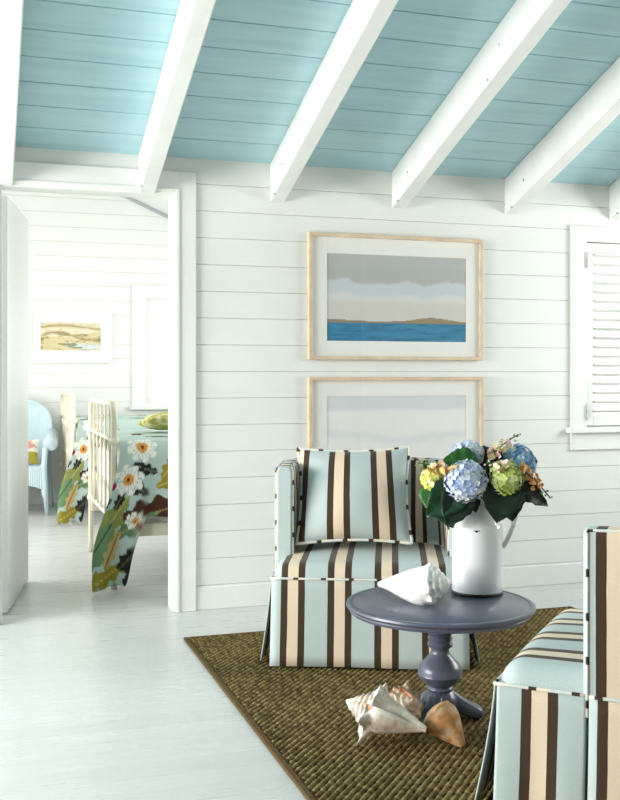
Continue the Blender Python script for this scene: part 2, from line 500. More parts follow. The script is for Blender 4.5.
# ------------------------------------------------------------------ bedroom shell
mb = MB(); WX0, WX1, WZ0, WZ1 = 1.455, 2.25, 0.90, 1.87   # bedroom window
fn = lambda x, z, d: (x, BY + d, z)
siding(mb, -1.0, WX0, 0, 3.6, fn); siding(mb, WX0, WX1, 0, WZ0, fn); siding(mb, WX0, WX1, WZ1, 3.6, fn); siding(mb, WX1, 3.0, 0, 3.6, fn)
for (a, b, z0, z1) in ((-1, WX0, 0, 3.6), (WX0, WX1, 0, WZ0), (WX0, WX1, WZ1, 3.6), (WX1, 3.0, 0, 3.6)): mb.box(a, b, BY + .0075, BY + .1, z0, z1)
tag(mb.build('wall_bedroom_far', M['wall']), kind='structure')
mb = MB()
mb.box(3.0, 3.1, WY + .12, 5.9, 0, 2.6).box(3.0, 3.1, 8.9, BY + .1, 0, 2.6).box(3.0, 3.1, 5.9, 8.9, 0, 1.0).box(3.0, 3.1, 5.9, 8.9, 1.9, 2.6)  # opening made for the added right-hand bedroom fill
tag(mb.build('wall_bedroom_right', M['wall']), kind='structure')
mb = MB()
mb.box(-1.1, -1.0, WY + .12, 5.6, 0, 3.4).box(-1.1, -1.0, 8.6, BY + .1, 0, 3.4).box(-1.1, -1.0, 5.6, 8.6, 0, .5).box(-1.1, -1.0, 5.6, 8.6, 2.2, 3.4)  # opening made for the added left-hand bedroom fill
tag(mb.build('wall_bedroom_left', M['wall']), kind='structure')
# gable ceiling of the bedroom
mb = MB()
zc = lambda x: 2.80 - 0.43 * (x - 1.315)
for (xa, xb) in ((0.5, 3.05),):
    v = [(x, y, zc(x) + d) for x in (xa, xb) for y in (WY + .12, BY + .1) for d in (0, .1)]
    mb.add(v, [(0, 1, 3, 2), (4, 6, 7, 5), (0, 4, 5, 1), (2, 3, 7, 6), (0, 2, 6, 4), (1, 5, 7, 3)])
zl = zc(0.5)
v = [(x, y, zl - 0.2 * (0.5 - x) + d) for x in (-1.1, 0.5) for y in (WY + .12, BY + .1) for d in (0, .1)]
mb.add(v, [(0, 1, 3, 2), (4, 6, 7, 5), (0, 4, 5, 1), (2, 3, 7, 6), (0, 2, 6, 4), (1, 5, 7, 3)])
tag(mb.build('ceiling_bedroom', M['wall']), kind='structure')
mb = MB()   # thin cornice strip following the slope, its shadow line painted in as grey
v = [(x, y, zc(x) - 0.002 - h) for x in (0.5, 3.0) for y in (BY - 0.03, BY) for h in (0, 0.028)]
mb.add(v, [(0, 1, 3, 2), (4, 6, 7, 5), (0, 4, 5, 1), (2, 3, 7, 6), (0, 2, 6, 4), (1, 5, 7, 3)])
tag(mb.build('trim_2', paint('cornice_shadow_grey', (168, 176, 178), 0.5, 0.4)), kind='structure')
w2 = bpy.data.objects.new('window_2', None); COL.objects.link(w2); tag(w2, kind='structure'); w2.location = (WX0, BY, WZ0)
mb = MB()
mb.box(WX0 - .125, WX0, BY - .022, BY + .004, WZ0 - .03, WZ1 + .125).box(WX1, WX1 + .125, BY - .022, BY + .004, WZ0 - .03, WZ1 + .125)
mb.box(WX0, WX1, BY - .022, BY + .004, WZ1, WZ1 + .125).box(WX0 - .15, WX1 + .15, BY - .05, BY + .004, WZ0 - .06, WZ0 - .03)
loc(mb, w2).build('window_casing', M['trim'], w2, bevel=0.003)
mb = MB()
for a, b in ((WX0, WX0 + .04), (WX1 - .04, WX1)): mb.box(a, b, BY + .03, BY + .07, WZ0, WZ1)
for a, b in ((WZ0 + .001, WZ0 + .04), (WZ1 - .04, WZ1 - .001), (1.36, 1.39)): mb.box(WX0 + .04, WX1 - .04, BY + .032, BY + .068, a, b)
loc(mb, w2).build('window_sash', M['trim'], w2)
mb = MB(); mb.box(WX0 + .03, WX1 - .03, BY + .048, BY + .052, WZ0, WZ1 - .02)
loc(mb, w2).build('window_pane', M['glass'], w2)

# ------------------------------------------------------------------ framed pictures
def picture(name, label, x0, x1, z0, z1, y, fw, fmat, px, pz, pcol, nx, nz, fd=0.032):
    """frame, mat, print and glass hung on a wall whose face is at y"""
    cx, cz = (x0 + x1) / 2, (z0 + z1) / 2
    t = thing(name, (cx, y, cz), label, 'picture')
    mb = MB(); a, b, c, d = x0 - cx, x1 - cx, z0 - cz, z1 - cz
    mb.box(a, a + fw, -fd, -.001, c, d).box(b - fw, b, -fd, -.001, c, d)
    mb.box(a + fw, b - fw, -fd, -.001, c, c + fw).box(a + fw, b - fw, -fd, -.001, d - fw, d)
    mb.build('frame', fmat, t, bevel=0.0025)
    # mat board with a window cut for the print
    q0, q1, r0, r1 = px[0] - cx, px[1] - cx, pz[0] - cz, pz[1] - cz
    mb = MB(); yy = -0.014
    for (u0, u1, v0, v1) in ((a + fw, q0, c + fw, d - fw), (q1, b - fw, c + fw, d - fw), (q0, q1, c + fw, r0), (q0, q1, r1, d - fw)):
        mb.box(u0, u1, yy, yy + .004, v0, v1)
    mb.build('mat_board', M['mat'], t)
    X = np.linspace(q0 - .004, q1 + .004, nx); Z = np.linspace(r0 - .004, r1 + .004, nz)
    P = np.zeros((nx, nz, 3)); P[..., 0] = X[:, None]; P[..., 1] = yy + .0045; P[..., 2] = Z[None, :]
    U, V = np.meshgrid(np.linspace(0, 1, nx), np.linspace(0, 1, nz), indexing='ij')
    mb = MB(); mb.grid(P, col=pcol(U, V)); mb.build('print', M['print'], t, solid=0.001)
    mb = MB(); mb.add([(a + fw, -.021, c + fw), (b - fw, -.021, c + fw), (b - fw, -.021, d - fw), (a + fw, -.021, d - fw)], [(0, 1, 2, 3)]); mb.build('glass', M['glass'], t)
    return t

def vnoise(U, V, fu, fv, seed, octs=3):
    r = np.random.default_rng(seed); out = np.zeros_like(U); amp = 1; tot = 0
    for o in range(octs):
        G = r.random((64, 64)); a, b = U * fu, V * fv
        i, j = np.floor(a).astype(int), np.floor(b).astype(int); x, y = a - i, b - j
        x = x * x * (3 - 2 * x); y = y * y * (3 - 2 * y)
        g = lambda p, q: G[p % 64, q % 64]
        out += amp * ((g(i, j) * (1 - x) + g(i + 1, j) * x) * (1 - y) + (g(i, j + 1) * (1 - x) + g(i + 1, j + 1) * x) * y)
        tot += amp; amp *= .5; fu *= 2; fv *= 2
    return out / tot - .5
def lerpc(A, c, m):
    return A * (1 - m[..., None]) + np.array(s2l(c)) * m[..., None]
def sst(a, b, x):
    t = np.clip((x - a) / (b - a), 0, 1); return t * t * (3 - 2 * t)

def seascape(U, V):
    n1 = vnoise(U, V, 5, 3, 1); n2 = vnoise(U, V * 0 + .3, 7, 1, 2); n3 = vnoise(U, V, 12, 40, 3)
    A = np.zeros(U.shape + (3,)) + np.array(s2l((206, 203, 196)))
    A = lerpc(A, (212, 213, 210), sst(.42, .5, V + .05 * n1))
    A = lerpc(A, (196, 203, 207), sst(.50, .56, V + .12 * n2) )
    A = lerpc(A, (176, 179, 177), sst(.66, .70, V + .15 * n2))
    A = lerpc(A, (182, 184, 181), sst(.8, .9, V + .1 * n1) * .6)
    hill = .235 + .05 * np.exp(-((U - .75) / .17) ** 2) + .02 * np.exp(-((U - .05) / .15) ** 2) + .008 * n2
    A = lerpc(A, (150, 134, 106), (V < hill).astype(float))
    sea = .215 + .006 * n2
    s = np.array(s2l((60, 126, 160))) * (1 + .75 * n3[..., None])
    m = (V < sea).astype(float)[..., None]
    A = A * (1 - m) + s * m
    return np.clip(A, 0, 1)
def glare_print(U, V):  # print paled by glass glare that is mixed into its colours
    n1 = vnoise(U, V, 4, 2, 5); n2 = vnoise(U, V, 6, 14, 6)
    A = np.zeros(U.shape + (3,)) + np.array(s2l((232, 232, 230)))
    A = lerpc(A, (214, 216, 218), sst(.80, .86, V + .06 * n1))
    A = lerpc(A, (220, 223, 226), sst(.35, .55, .55 - V + .3 * n1) * .8)
    A = lerpc(A, (206, 210, 215), np.exp(-((V - .52 - .2 * n1) / .05) ** 2) * .45)
    return np.clip(A * (1 + .03 * n2[..., None]), 0, 1)
def meadow(U, V):
    n1 = vnoise(U, V, 4, 9, 8); n2 = vnoise(U, V, 9, 16, 9); w = np.sin(U * 5 + 3 * n1)
    A = np.zeros(U.shape + (3,)) + np.array(s2l((214, 200, 158)))
    A = lerpc(A, (168, 150, 92), sst(.08, .2, n2))
    A = lerpc(A, (232, 228, 210), sst(.55, .62, V + .1 * w) * .5)
    A = lerpc(A, (176, 156, 104), np.exp(-((V - .82 - .06 * w) / .05) ** 2))
    A = lerpc(A, (150, 132, 78), np.exp(-((V - .5 - .14 * w) / .05) ** 2) * .9)
    A = lerpc(A, (205, 218, 220), np.exp(-((V - .18 - .05 * w) / .09) ** 2) * sst(.35, .5, U))
    A = lerpc(A, (128, 124, 70), ((n1 > .17) & (V < .45)).astype(float) * .8)
    return A

picture('framed_picture', 'pale maple framed seascape print with a blue sea, hung above the other picture', 1.587, 2.572, 1.238, 1.888, WY, 0.019, M['maple'],
        (1.69, 2.478), (1.336, 1.785), seascape, 170, 110)
picture('framed_picture', 'maple-framed print with painted-in glass glare, hung below the seascape behind the striped armchair', 1.587, 2.575, 0.50, 1.150, WY, 0.019, M['maple'],
        (1.69, 2.48), (0.598, 1.05), glare_print, 120, 80)
picture('framed_picture', 'small white framed meadow landscape on the bedroom wall behind the door', 0.424, 1.15, 1.268, 1.742, BY, 0.016, M['white_frame'],
        (0.515, 1.045), (1.383, 1.635), meadow, 110, 60, 0.024)

# ------------------------------------------------------------------ rug
def rug():
    X0, X1, Y0, Y1 = 0.845, 2.79, 1.55, 4.41
    bw = 0.022
    t = thing('sisal_rug', ((X0 + X1) / 2, (Y0 + Y1) / 2, 0), 'brown woven sisal rug with bound edge under the round table', 'rug')
    ox, oy = t.location.x, t.location.y
    st = 0.0046
    x = np.arange(X0 + bw, X1 - bw + st * .5, st); y = np.arange(Y0 + bw, Y1 - bw + st * .5, st)
    XX, YY = np.meshgrid(x, y, indexing='ij')
    an = math.radians(42)
    wob = .10 * vnoise((XX - X0) / 2, (YY - Y0) / 3, 14, 18, 12)
    pp = (XX * math.cos(an) - YY * math.sin(an)) / 0.0205 + wob + 400     # across the diagonal ridges
    qq = (XX * math.sin(an) + YY * math.cos(an)) / 0.0185 + wob
    row = np.floor(pp).astype(int); fp = pp - row - .5
    q2 = qq + .5 * (row % 2) + .35 * fp
    ci = np.floor(q2).astype(int); fq = q2 - ci - .5
    J = rng.random((512, 512))[row % 512, ci % 512]
    Hh = ((1 - np.clip(np.abs(fp) / .46, 0, 1) ** 2.2) * (1 - .72 * np.clip(np.abs(fq) / .5, 0, 1) ** 2.4)).clip(0) ** .7
    Z = 0.004 + (0.0115 + 0.003 * (J - .5)) * Hh
    P = np.stack([XX - ox, YY - oy, Z], -1)
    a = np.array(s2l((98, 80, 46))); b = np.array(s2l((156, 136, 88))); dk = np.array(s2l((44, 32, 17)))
    C = a + (b - a) * np.clip(J + .5 * vnoise((XX - X0) / 2, (YY - Y0) / 3, 9, 9, 4), 0, 1)[..., None]
    gap_shade = (np.abs(fp) > .40).astype(float)[..., None]     # shade in the gaps between ridges, painted in as dark brown
    C = C * (1 - gap_shade) + dk * gap_shade
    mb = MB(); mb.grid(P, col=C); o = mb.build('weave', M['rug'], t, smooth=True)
    mb = MB()
    a0, a1, c0, c1 = X0 - ox, X1 - ox, Y0 - oy, Y1 - oy
    mb.box(a0, a0 + bw, c0, c1, 0.001, .013).box(a1 - bw, a1, c0, c1, 0.001, .013).box(a0 + bw, a1 - bw, c0, c0 + bw, 0.001, .013).box(a0 + bw, a1 - bw, c1 - bw, c1, 0.001, .013)
    mb.build('binding', M['rug_edge'], t, bevel=0.004)
rug()

# ------------------------------------------------------------------ armchairs
HW, FY = 0.385, -0.325       # half width, front
ZP, ZT = 0.352, 0.785        # skirt top, back top
def upath(half, r, yf, yb, n=14):
    """U shaped plan line from the left wing front round the back to the right wing front"""
    pts = [(-half, yf + (yb - r - yf) * k / 6) for k in range(6)]
    pts += [(-half + r - r * math.cos(a), yb - r + r * math.sin(a)) for a in np.linspace(0, PI / 2, n)]
    pts += [(-half + r + (2 * half - 2 * r) * k / 8, yb) for k in range(1, 8)]
    m = [(-x, y) for x, y in pts if x < -1e-6][::-1]
    return pts[:-0 or None][: len(pts)] if False else [p for p in pts if p[0] < -1e-6] + [(0, yb)] + m
def arclen(p):
    L = [0]
    for a, b in zip(p, p[1:]): L.append(L[-1] + math.dist(a, b))
    return np.array(L)

def armchair(loc_, rz, label):
    t = thing('striped_armchair', loc_, label, 'armchair', rz, 'striped skirted armchairs')
    # ---- seat
    nx, ny = 60, 48
    ex = np.sin(np.linspace(-PI / 2, PI / 2, nx)) * .5 + np.linspace(-1, 1, nx) * .5
    ey = np.sin(np.linspace(-PI / 2, PI / 2, ny)) * .5 + np.linspace(-1, 1, ny) * .5
    X = HW * ex; Y = FY + (0.29 - FY) * (ey + 1) / 2
    XX, YY = np.meshgrid(X, Y, indexing='ij')
    R = 0.062
    dx = np.clip((HW - np.abs(XX)) / R, 0, 1); dy = np.clip((YY - FY) / R, 0, 1)
    q = np.clip(1 - np.sqrt((1 - dx) ** 2 + (1 - dy) ** 2), 0, 1)
    Z = ZP + 0.052 * np.sqrt(np.clip(1 - (1 - q) ** 2, 0, 1)) + 0.016 * np.cos(XX / HW * PI / 2) * np.cos((YY + .03) / .36 * PI / 2).clip(0)
    # pull corners in so that they are rounded in plan
    P = np.stack([XX, YY, Z], -1)
    UV = np.stack([XX + 0.439, YY], -1)
    mb = MB(); mb.grid(P, uv=UV)
    mb.box(-HW + .01, HW - .01, FY + .01, 0.27, 0.06, ZP, uv=[(.03, 0)] * 8)
    mb.build('seat', M['stripe'], t, smooth=True, angle=50)
    # ---- wraparound back with wings
    TH = 0.072
    mid = upath(HW - TH / 2 + 0.012, 0.20, -0.090, 0.30)
    L = arclen(mid); tot = L[-1]
    n = len(mid)
    # cross-section (offset, height 0..1 from ZB to top)
    ZB = 0.30
    rr = 0.022
    sec = [(-1, 0.0), (-1, .25), (-1, .5), (-1, .75)] + [(-1, 'c%d' % k) for k in range(5)] + [(1, 'c%d' % k) for k in range(4, -1, -1)] + [(1, .75), (1, .5), (1, .25), (1, 0.0)]
    P = np.zeros((n, len(sec), 3)); UV = np.zeros((n, len(sec), 2))
    for i, (x, y) in enumerate(mid):
        a = Vector(mid[min(i + 1, n - 1)]) - Vector(mid[max(i - 1, 0)]); a.normalize(); nr = Vector((-a.y, a.x))   # outward = left of travel
        s = min(L[i], tot - L[i]); top = ZT - 0.010 * max(0, 1 - s / .25)
        for j, (sd, h) in enumerate(sec):
            if isinstance(h, str):
                k = int(h[1:]) / 4 * PI / 2
                off = TH / 2 - rr + rr * math.cos(k); z = top - rr + rr * math.sin(k)
            else:
                off = TH / 2; z = ZB + (top - rr - ZB) * h
                if sd > 0 and False: off += 0
            # inner face padded a little
            pad = 0.012 * math.sin(PI * min(1, max(0, (z - .38) / .4))) * min(1, s / .12) if sd < 0 else 0
            o = sd * off - (pad if sd < 0 else 0)
            P[i, j] = (x + nr.x * o, y + nr.y * o, z); UV[i, j] = (0.374 * PER + s, z)
    mb = MB(); mb.grid(P, uv=UV)
    for i, e in ((0, -0.012), (n - 1, -0.012)):    # wing front faces, slightly padded
        ring = P[i]; c = ring.mean(0)
        inner = c + (ring - c) * np.array([0.72, 1, 0.97]) + np.array([0, e, 0])
        m = len(sec)
        vs = list(ring) + list(inner)
        fs = [(k, (k + 1) % m, m + (k + 1) % m, m + k) for k in range(m)] + [tuple(range(m, 2 * m))]
        mb.add(vs, fs, uv=[(0.03, 0)] * (2 * m))
    wb = mb.build('wraparound_back', M['stripe'], t, smooth=True, angle=42)
    # ---- skirt: separate flaring panels that open at the corners
    zb = 0.022
    mb = MB()
    def panel(p0, p1, nrm, flare, u0, rev=False, wav=0.004, nn=26):
        Pm = np.zeros((nn, 9, 3)); U2 = np.zeros((nn, 9, 2)); Ln = math.dist(p0, p1)
        for i in range(nn):
            f = i / (nn - 1)
            for j in range(9):
                g = j / 8
                o = flare * g ** 1.3 + wav * g * math.sin(f * 9 + u0 * 30)
                Pm[i, j] = (p0[0] + (p1[0] - p0[0]) * f + nrm[0] * o, p0[1] + (p1[1] - p0[1]) * f + nrm[1] * o, ZP + (zb - ZP) * g)
                U2[i, j] = (u0 + f * Ln, Pm[i, j, 2])
        mb.grid(Pm, uv=U2)
    ub = 0.482 * PER
    panel((-HW - .003, FY - .004), (HW + .003, FY - .004), (0, -1), 0.060, 0.439 - HW - .003)
    for sg in (-1, 1):
        panel((sg * (HW + .004), FY + .002), (sg * (HW + .004), -0.093), (sg, 0), 0.040, ub - 0.064)
        # folded pleat set back in the front corner
        panel((sg * (HW - .030), FY + .004), (sg * (HW - .012), FY + .035), (sg * .7, -.7), 0.012, ub + .003, nn=4)
    outp = upath(HW + 0.014, 0.235, -0.085, 0.338); Lo = arclen(outp); no = len(outp)
    Pm = np.zeros((no, 9, 3)); U2 = np.zeros((no, 9, 2))
    for i, (x, y) in enumerate(outp):
        a = Vector(outp[min(i + 1, no - 1)]) - Vector(outp[max(i - 1, 0)]); a.normalize(); nr = Vector((-a.y, a.x))
        s = min(Lo[i], Lo[-1] - Lo[i])
        for j in range(9):
            g = j / 8; o = 0.03 * g ** 1.3 + .003 * g * math.sin(s * 22)
            Pm[i, j] = (x + nr.x * o, y + nr.y * o, ZP + (zb - ZP) * g); U2[i, j] = (0.374 * PER + s, Pm[i, j, 2])
    mb.grid(Pm, uv=U2)
    sk = mb.build('skirt', M['stripe'], t, smooth=True, solid=0.005)
    # ---- piping
    mb = MB(); r = 0.0046
    mb.tube([(x, FY - .005, ZP) for x in np.linspace(-HW - .004, HW + .004, 24)], r, 8)
    for sg in (-1, 1):
        mb.tube([(sg * (HW + .005), y, ZP) for y in np.linspace(FY - .003, -0.09, 10)], r, 8)
    mb.tube([(x, y, ZP) for x, y in outp], r, 8)
    mb.build('skirt_piping', M['piping'], sk, smooth=True)
    mb = MB()
    jo = len(sec) - 1
    for j0, sd in ((0, -1), (jo, 1)):
        top_j = 6 if sd < 0 else len(sec) - 7
        seq = [P[0, j] for j in (range(0, top_j + 1) if sd < 0 else range(jo, top_j - 1, -1))]
        if sd > 0 : seq = [np.array((seq[0][0], seq[0][1], ZP))] + seq[1:]
        rim = [P[i, top_j] for i in range(1, n)]
        end = [P[n - 1, j] for j in (range(top_j - 1, -1, -1) if sd < 0 else range(top_j + 1, jo + 1))]
        mb.tube([Vector(q) for q in seq + rim + end], r * .9, 8, u0=0.02)
    mb.build('back_piping', M['piping'], wb, smooth=True)
    return t

armchair((1.585, 4.052, 0), math.radians(-22.5), 'striped skirted armchair against the wall under the pictures, with a cushion on it')
armchair((1.789, 2.444, 0), math.radians(-133.5), 'striped skirted armchair cropped at the lower right corner, seen from its side')

# ------------------------------------------------------------------ striped pillow on the far chair
def pillow_grid(w, h, th, n=34, pinch=0.06, power=0.55):
    e = np.linspace(-1, 1, n); U, V = np.meshgrid(e, e, indexing='ij')
    k = ((1 - U ** 2) * (1 - V ** 2)).clip(0) ** power
    X = U * w / 2 * (1 - pinch * (1 - V ** 2) * np.abs(U)); Z = V * h / 2 * (1 - pinch * (1 - U ** 2) * np.abs(V))
    return U, V, X, Z, k * th / 2
def striped_pillow():
    t = thing('striped_cushion', (1.585, 4.052, 0), 'square striped cushion with piped edge propped on the far armchair', 'cushion')
    w, h, th = 0.49, 0.425, 0.20
    U, V, X, Z, D = pillow_grid(w, h, th, pinch=.085)
    wr = vnoise(U * .5 + .5, V * .5 + .5, 3, 3, 21) * 0.02 * (D / D.max())
    mb = MB()
    for sg in (-1, 1):
        P = np.stack([X, sg * D + wr, Z], -1); mb.grid(P, uv=np.stack([X + 0.198 + .012 * V * U, Z], -1))
    cov = mb.build('cover', M['stripe'], t, smooth=True)
    n = len(X)
    ring = [(X[i, 0], 0, Z[i, 0]) for i in range(n)] + [(X[-1, j], 0, Z[-1, j]) for j in range(1, n)] + [(X[i, -1], 0, Z[i, -1]) for i in range(n - 2, -1, -1)] + [(X[0, j], 0, Z[0, j]) for j in range(n - 2, 0, -1)]
    mb = MB(); mb.tube(ring, 0.0075, 8, closed=True); mb.build('cushion_piping', M['piping'], cov, smooth=True)
    Mx = Matrix.Rotation(math.radians(-22.5), 4, 'Z') @ Matrix.Translation((-0.074, 0.030, 0.644)) @ Matrix.Rotation(math.radians(-22), 4, 'X') @ Matrix.Rotation(math.radians(-1.0), 4, 'Y')
    t.matrix_world = Matrix.Translation((1.585, 4.052, 0)) @ Mx
striped_pillow()

# ------------------------------------------------------------------ pedestal table
TX, TY = 1.46, 3.10
VA = math.radians(-17.94)     # bearing used for the table feet
tb = thing('pedestal_table', (TX, TY, 0.013), 'small round slate-grey pedestal table between the two armchairs', 'table')
zt = 0.402 - 0.013
mb = MB(); mb.lathe([(0, zt - .034), (.285, zt - .034), (.30, zt - .030), (.304, zt - .022), (.302, zt - .018), (.310, zt - .014), (.314, zt - .008), (.312, zt - .002), (.308, zt), (.296, zt), (.293, zt - .002), (.290, zt), (0, zt)], 72, cap=False)
mb.build('tabletop', M['slate'], tb, smooth=True, angle=35)
mb = MB(); mb.lathe([(.085, zt - .034), (.08, zt - .052), (.046, zt - .058), (.044, zt - .070), (.035, zt - .075), (.042, zt - .084), (.036, zt - .093), (.042, zt - .102), (.036, zt - .111), (.042, zt - .120), (.036, zt - .129), (.043, zt - .138), (.041, zt - .146), (.031, zt - .152),
                     (.029, zt - .162), (.034, zt - .172), (.050, zt - .190), (.066, zt - .207), (.0735, zt - .224), (.073, zt - .236), (.0742, zt - .239), (.072, zt - .243), (.064, zt - .258), (.048, zt - .271), (.040, zt - .278),
                     (.045, zt - .284), (.045, zt - .289), (.040, zt - .294), (.053, zt - .308), (.060, zt - .324), (.058, zt - .340), (.052, zt - .352), (.03, zt - .362), (0, zt - .364)], 48, cap=False)
mb.build('pedestal', M['slate'], tb, smooth=True, angle=50)
for k in range(3):
    a = VA + math.radians(5 + 120 * k)
    path = []; prof = []
    mb = MB()
    ns = 12
    P = np.zeros((ns, 12, 3))
    for i in range(ns):
        f = i / (ns - 1)
        r = 0.030 + 0.120 * f
        zc_ = 0.050 * (1 - f) ** 1.6 + 0.018
        hw = 0.024 + 0.018 * f if f < .75 else 0.0375 * math.sqrt(max(0.02, 1 - ((f - .75) / .25) ** 2)) 
        hh = 0.022 * (1 - f) + 0.0165 if f < .75 else 0.021 * math.sqrt(max(0.03, 1 - ((f - .75) / .25) ** 2))
        hh = min(hh, zc_ - .001)
        for j in range(12):
            q = 2 * PI * j / 12
            lx, lz = hw * math.copysign(abs(math.cos(q)) ** .7, math.cos(q)), hh * math.copysign(abs(math.sin(q)) ** .7, math.sin(q))
            P[i, j] = (r * math.cos(a) - lx * math.sin(a), r * math.sin(a) + lx * math.cos(a), zc_ + lz)
    mb.grid(P, closev=True)
    b = len(mb.v) - ns * 12
    mb.f.append(tuple(b + j for j in range(12))[::-1]); mb.mi.append(0)
    mb.f.append(tuple(b + (ns - 1) * 12 + j for j in range(12))); mb.mi.append(0)
    mb.build('foot', M['slate'], tb, smooth=True, angle=60)

# ------------------------------------------------------------------ enamel jug
JX, JY, JZ = 1.645, 3.192, 0.4025
jg = thing('enamel_jug', (JX, JY, JZ), 'tall white enamel jug with chipped rim standing on the table, holding flowers', 'jug', VA)
mb = MB(); R = .0875
prof = [(0, .004), (R - .004, .004), (R, .009), (R, .05), (R, .12), (R, .20), (R, .232), (R - .003, .238), (R - .010, .247), (.058, .298), (.050, .312), (.048, .325), (.050, .345), (.056, .362),
        (.053, .362), (.047, .345), (.045, .325), (.047, .312), (.055, .297), (R - .014, .245), (R - .006, .23), (R - .004, .01), (0, .01)]
mb.lathe(prof, 56, cap=False); mb.build('jug_body', M['enamel'], jg, smooth=True, angle=40)
mb = MB(); mb.lathe([(R - .006, 0), (R + .001, .001), (R + .0025, .006), (R + .001, .011), (R - .004, .012)], 56, cap=False)
mb.build('base_rim', M['black'], jg, smooth=True)
mb = MB(); cpts = [(.046, .335), (.075, .337), (.105, .333), (.126, .318), (.136, .295), (.134, .265), (.124, .23), (.112, .20), (.102, .178), (.094, .165), (.0875, .16)]
cp3 = []
for i in range(len(cpts) - 1):
    for f in (0, .5): cp3.append((cpts[i][0] + (cpts[i + 1][0] - cpts[i][0]) * f, 0, cpts[i][1] + (cpts[i + 1][1] - cpts[i][1]) * f))
cp3.append((cpts[-1][0], 0, cpts[-1][1]))
# strap handle: flattened tube
n0 = len(mb.v); mb.tube(cp3, .008, 10)
for i in range(n0, len(mb.v)):
    v = mb.v[i]; mb.v[i] = (v[0], v[1] * 1.7, v[2])
mb.build('handle', M['enamel'], jg, smooth=True)
mb = MB()   # dark chip on the shoulder, facing front
a0 = math.radians(-100)
P = []
for i in range(9):
    f = i / 8; a = a0 + math.radians(-8 + 16 * f)
    hh = [.0005, .002, .003, .006, .008, .004, .003, .002, .0005][i]
    P.append([((R + .0006) * math.cos(a), (R + .0006) * math.sin(a), .229), ((R + .0006) * math.cos(a), (R + .0006) * math.sin(a), .229 - hh)])
mb.grid(P); mb.build('enamel_chip', M['black'], jg, solid=0.0006)

# ------------------------------------------------------------------ flowers (each stem a thing of its own)
FWD = Vector((math.sin(-VA), math.cos(VA), 0)); RGT = Vector((math.cos(VA), math.sin(VA), 0))
S0 = Vector((JX, JY, JZ))
def at(r, f, z): return S0 + RGT * r + FWD * f + Vector((0, 0, z))
def rot_to(n):
    return Vector((0, 0, 1)).rotation_difference(Vector(n).normalized()).to_matrix().to_4x4()
def petal_pts(l, w, cup):
    return [(0, 0, 0), (l * .55, -w / 2, cup * .6), (l, 0, cup), (l * .55, w / 2, cup * .6), (l * .55, 0, cup * .25)], [(0, 1, 4), (0, 4, 3), (1, 2, 4), (4, 2, 3)]
def floret(mb, c, nrm, size, colr, npet=4):
    Mx = Matrix.Translation(c) @ rot_to(nrm) @ Matrix.Rotation(random.random() * PI, 4, 'Z')
    for k in range(npet):
        v, f = petal_pts(size, size * .98, size * random.uniform(-.05, .35))
        R_ = Mx @ Matrix.Rotation(2 * PI * k / npet, 4, 'Z')
        j = random.uniform(.88, 1.1)
        mb.add([R_ @ Vector(p) for p in v], f, col=tuple(min(1, x * j) for x in colr))
    v = [Mx @ Vector(p) for p in ((-.12 * size, 0, .1 * size), (0, -.12 * size, .1 * size), (.12 * size, 0, .1 * size), (0, .12 * size, .1 * size), (0, 0, .2 * size))]
    mb.add(v, [(0, 1, 4), (1, 2, 4), (2, 3, 4), (3, 0, 4)], col=tuple(s2l((225, 228, 190))))
def leaf_mesh(base, dirn, up, L, W, curl, colr, fold=.25):
    d = Vector(dirn).normalized(); u = Vector(up); u = (u - d * u.dot(d)).normalized(); s = d.cross(u)
    nl, nw = 13, 9
    P = np.zeros((nl, nw, 3)); C = np.zeros((nl, nw, 3))
    for i in range(nl):
        f = i / (nl - 1)
        wd = W / 2 * (math.sin(PI * f ** .72) ** .85 if 0 < f < 1 else 0) * (1 + (.07 if i % 2 else -.03)) + .0006
        for j in range(nw):
            g = 2 * j / (nw - 1) - 1
            p = Vector(base) + d * (L * f) + s * (wd * g) + u * (fold * wd * abs(g) - curl * L * f * f + .004 * math.sin(f * 22) * abs(g))
            P[i, j] = p
            k = 1.35 if j == nw // 2 else 1.0 + .12 * math.sin(f * 40 + abs(g) * 6)
            C[i, j] = np.array(colr) * k
    mb = MB(); mb.grid(P, col=C); return mb
def stem_path(end, lean=0.0, z0=.10):
    end = Vector(end); a = Vector((end.x * .05, end.y * .05, z0)); m = Vector((end.x * .25, end.y * .25, .33)); 
    pts = []
    for f in np.linspace(0, 1, 10):
        b1 = a.lerp(m, f); b2 = m.lerp(end, f); pts.append(b1.lerp(b2, f))
    return pts
GREEN = s2l((62, 92, 48)); DARK = s2l((24, 42, 26)); LEAFG = s2l((58, 110, 52)); MIDG = s2l((32, 66, 38))

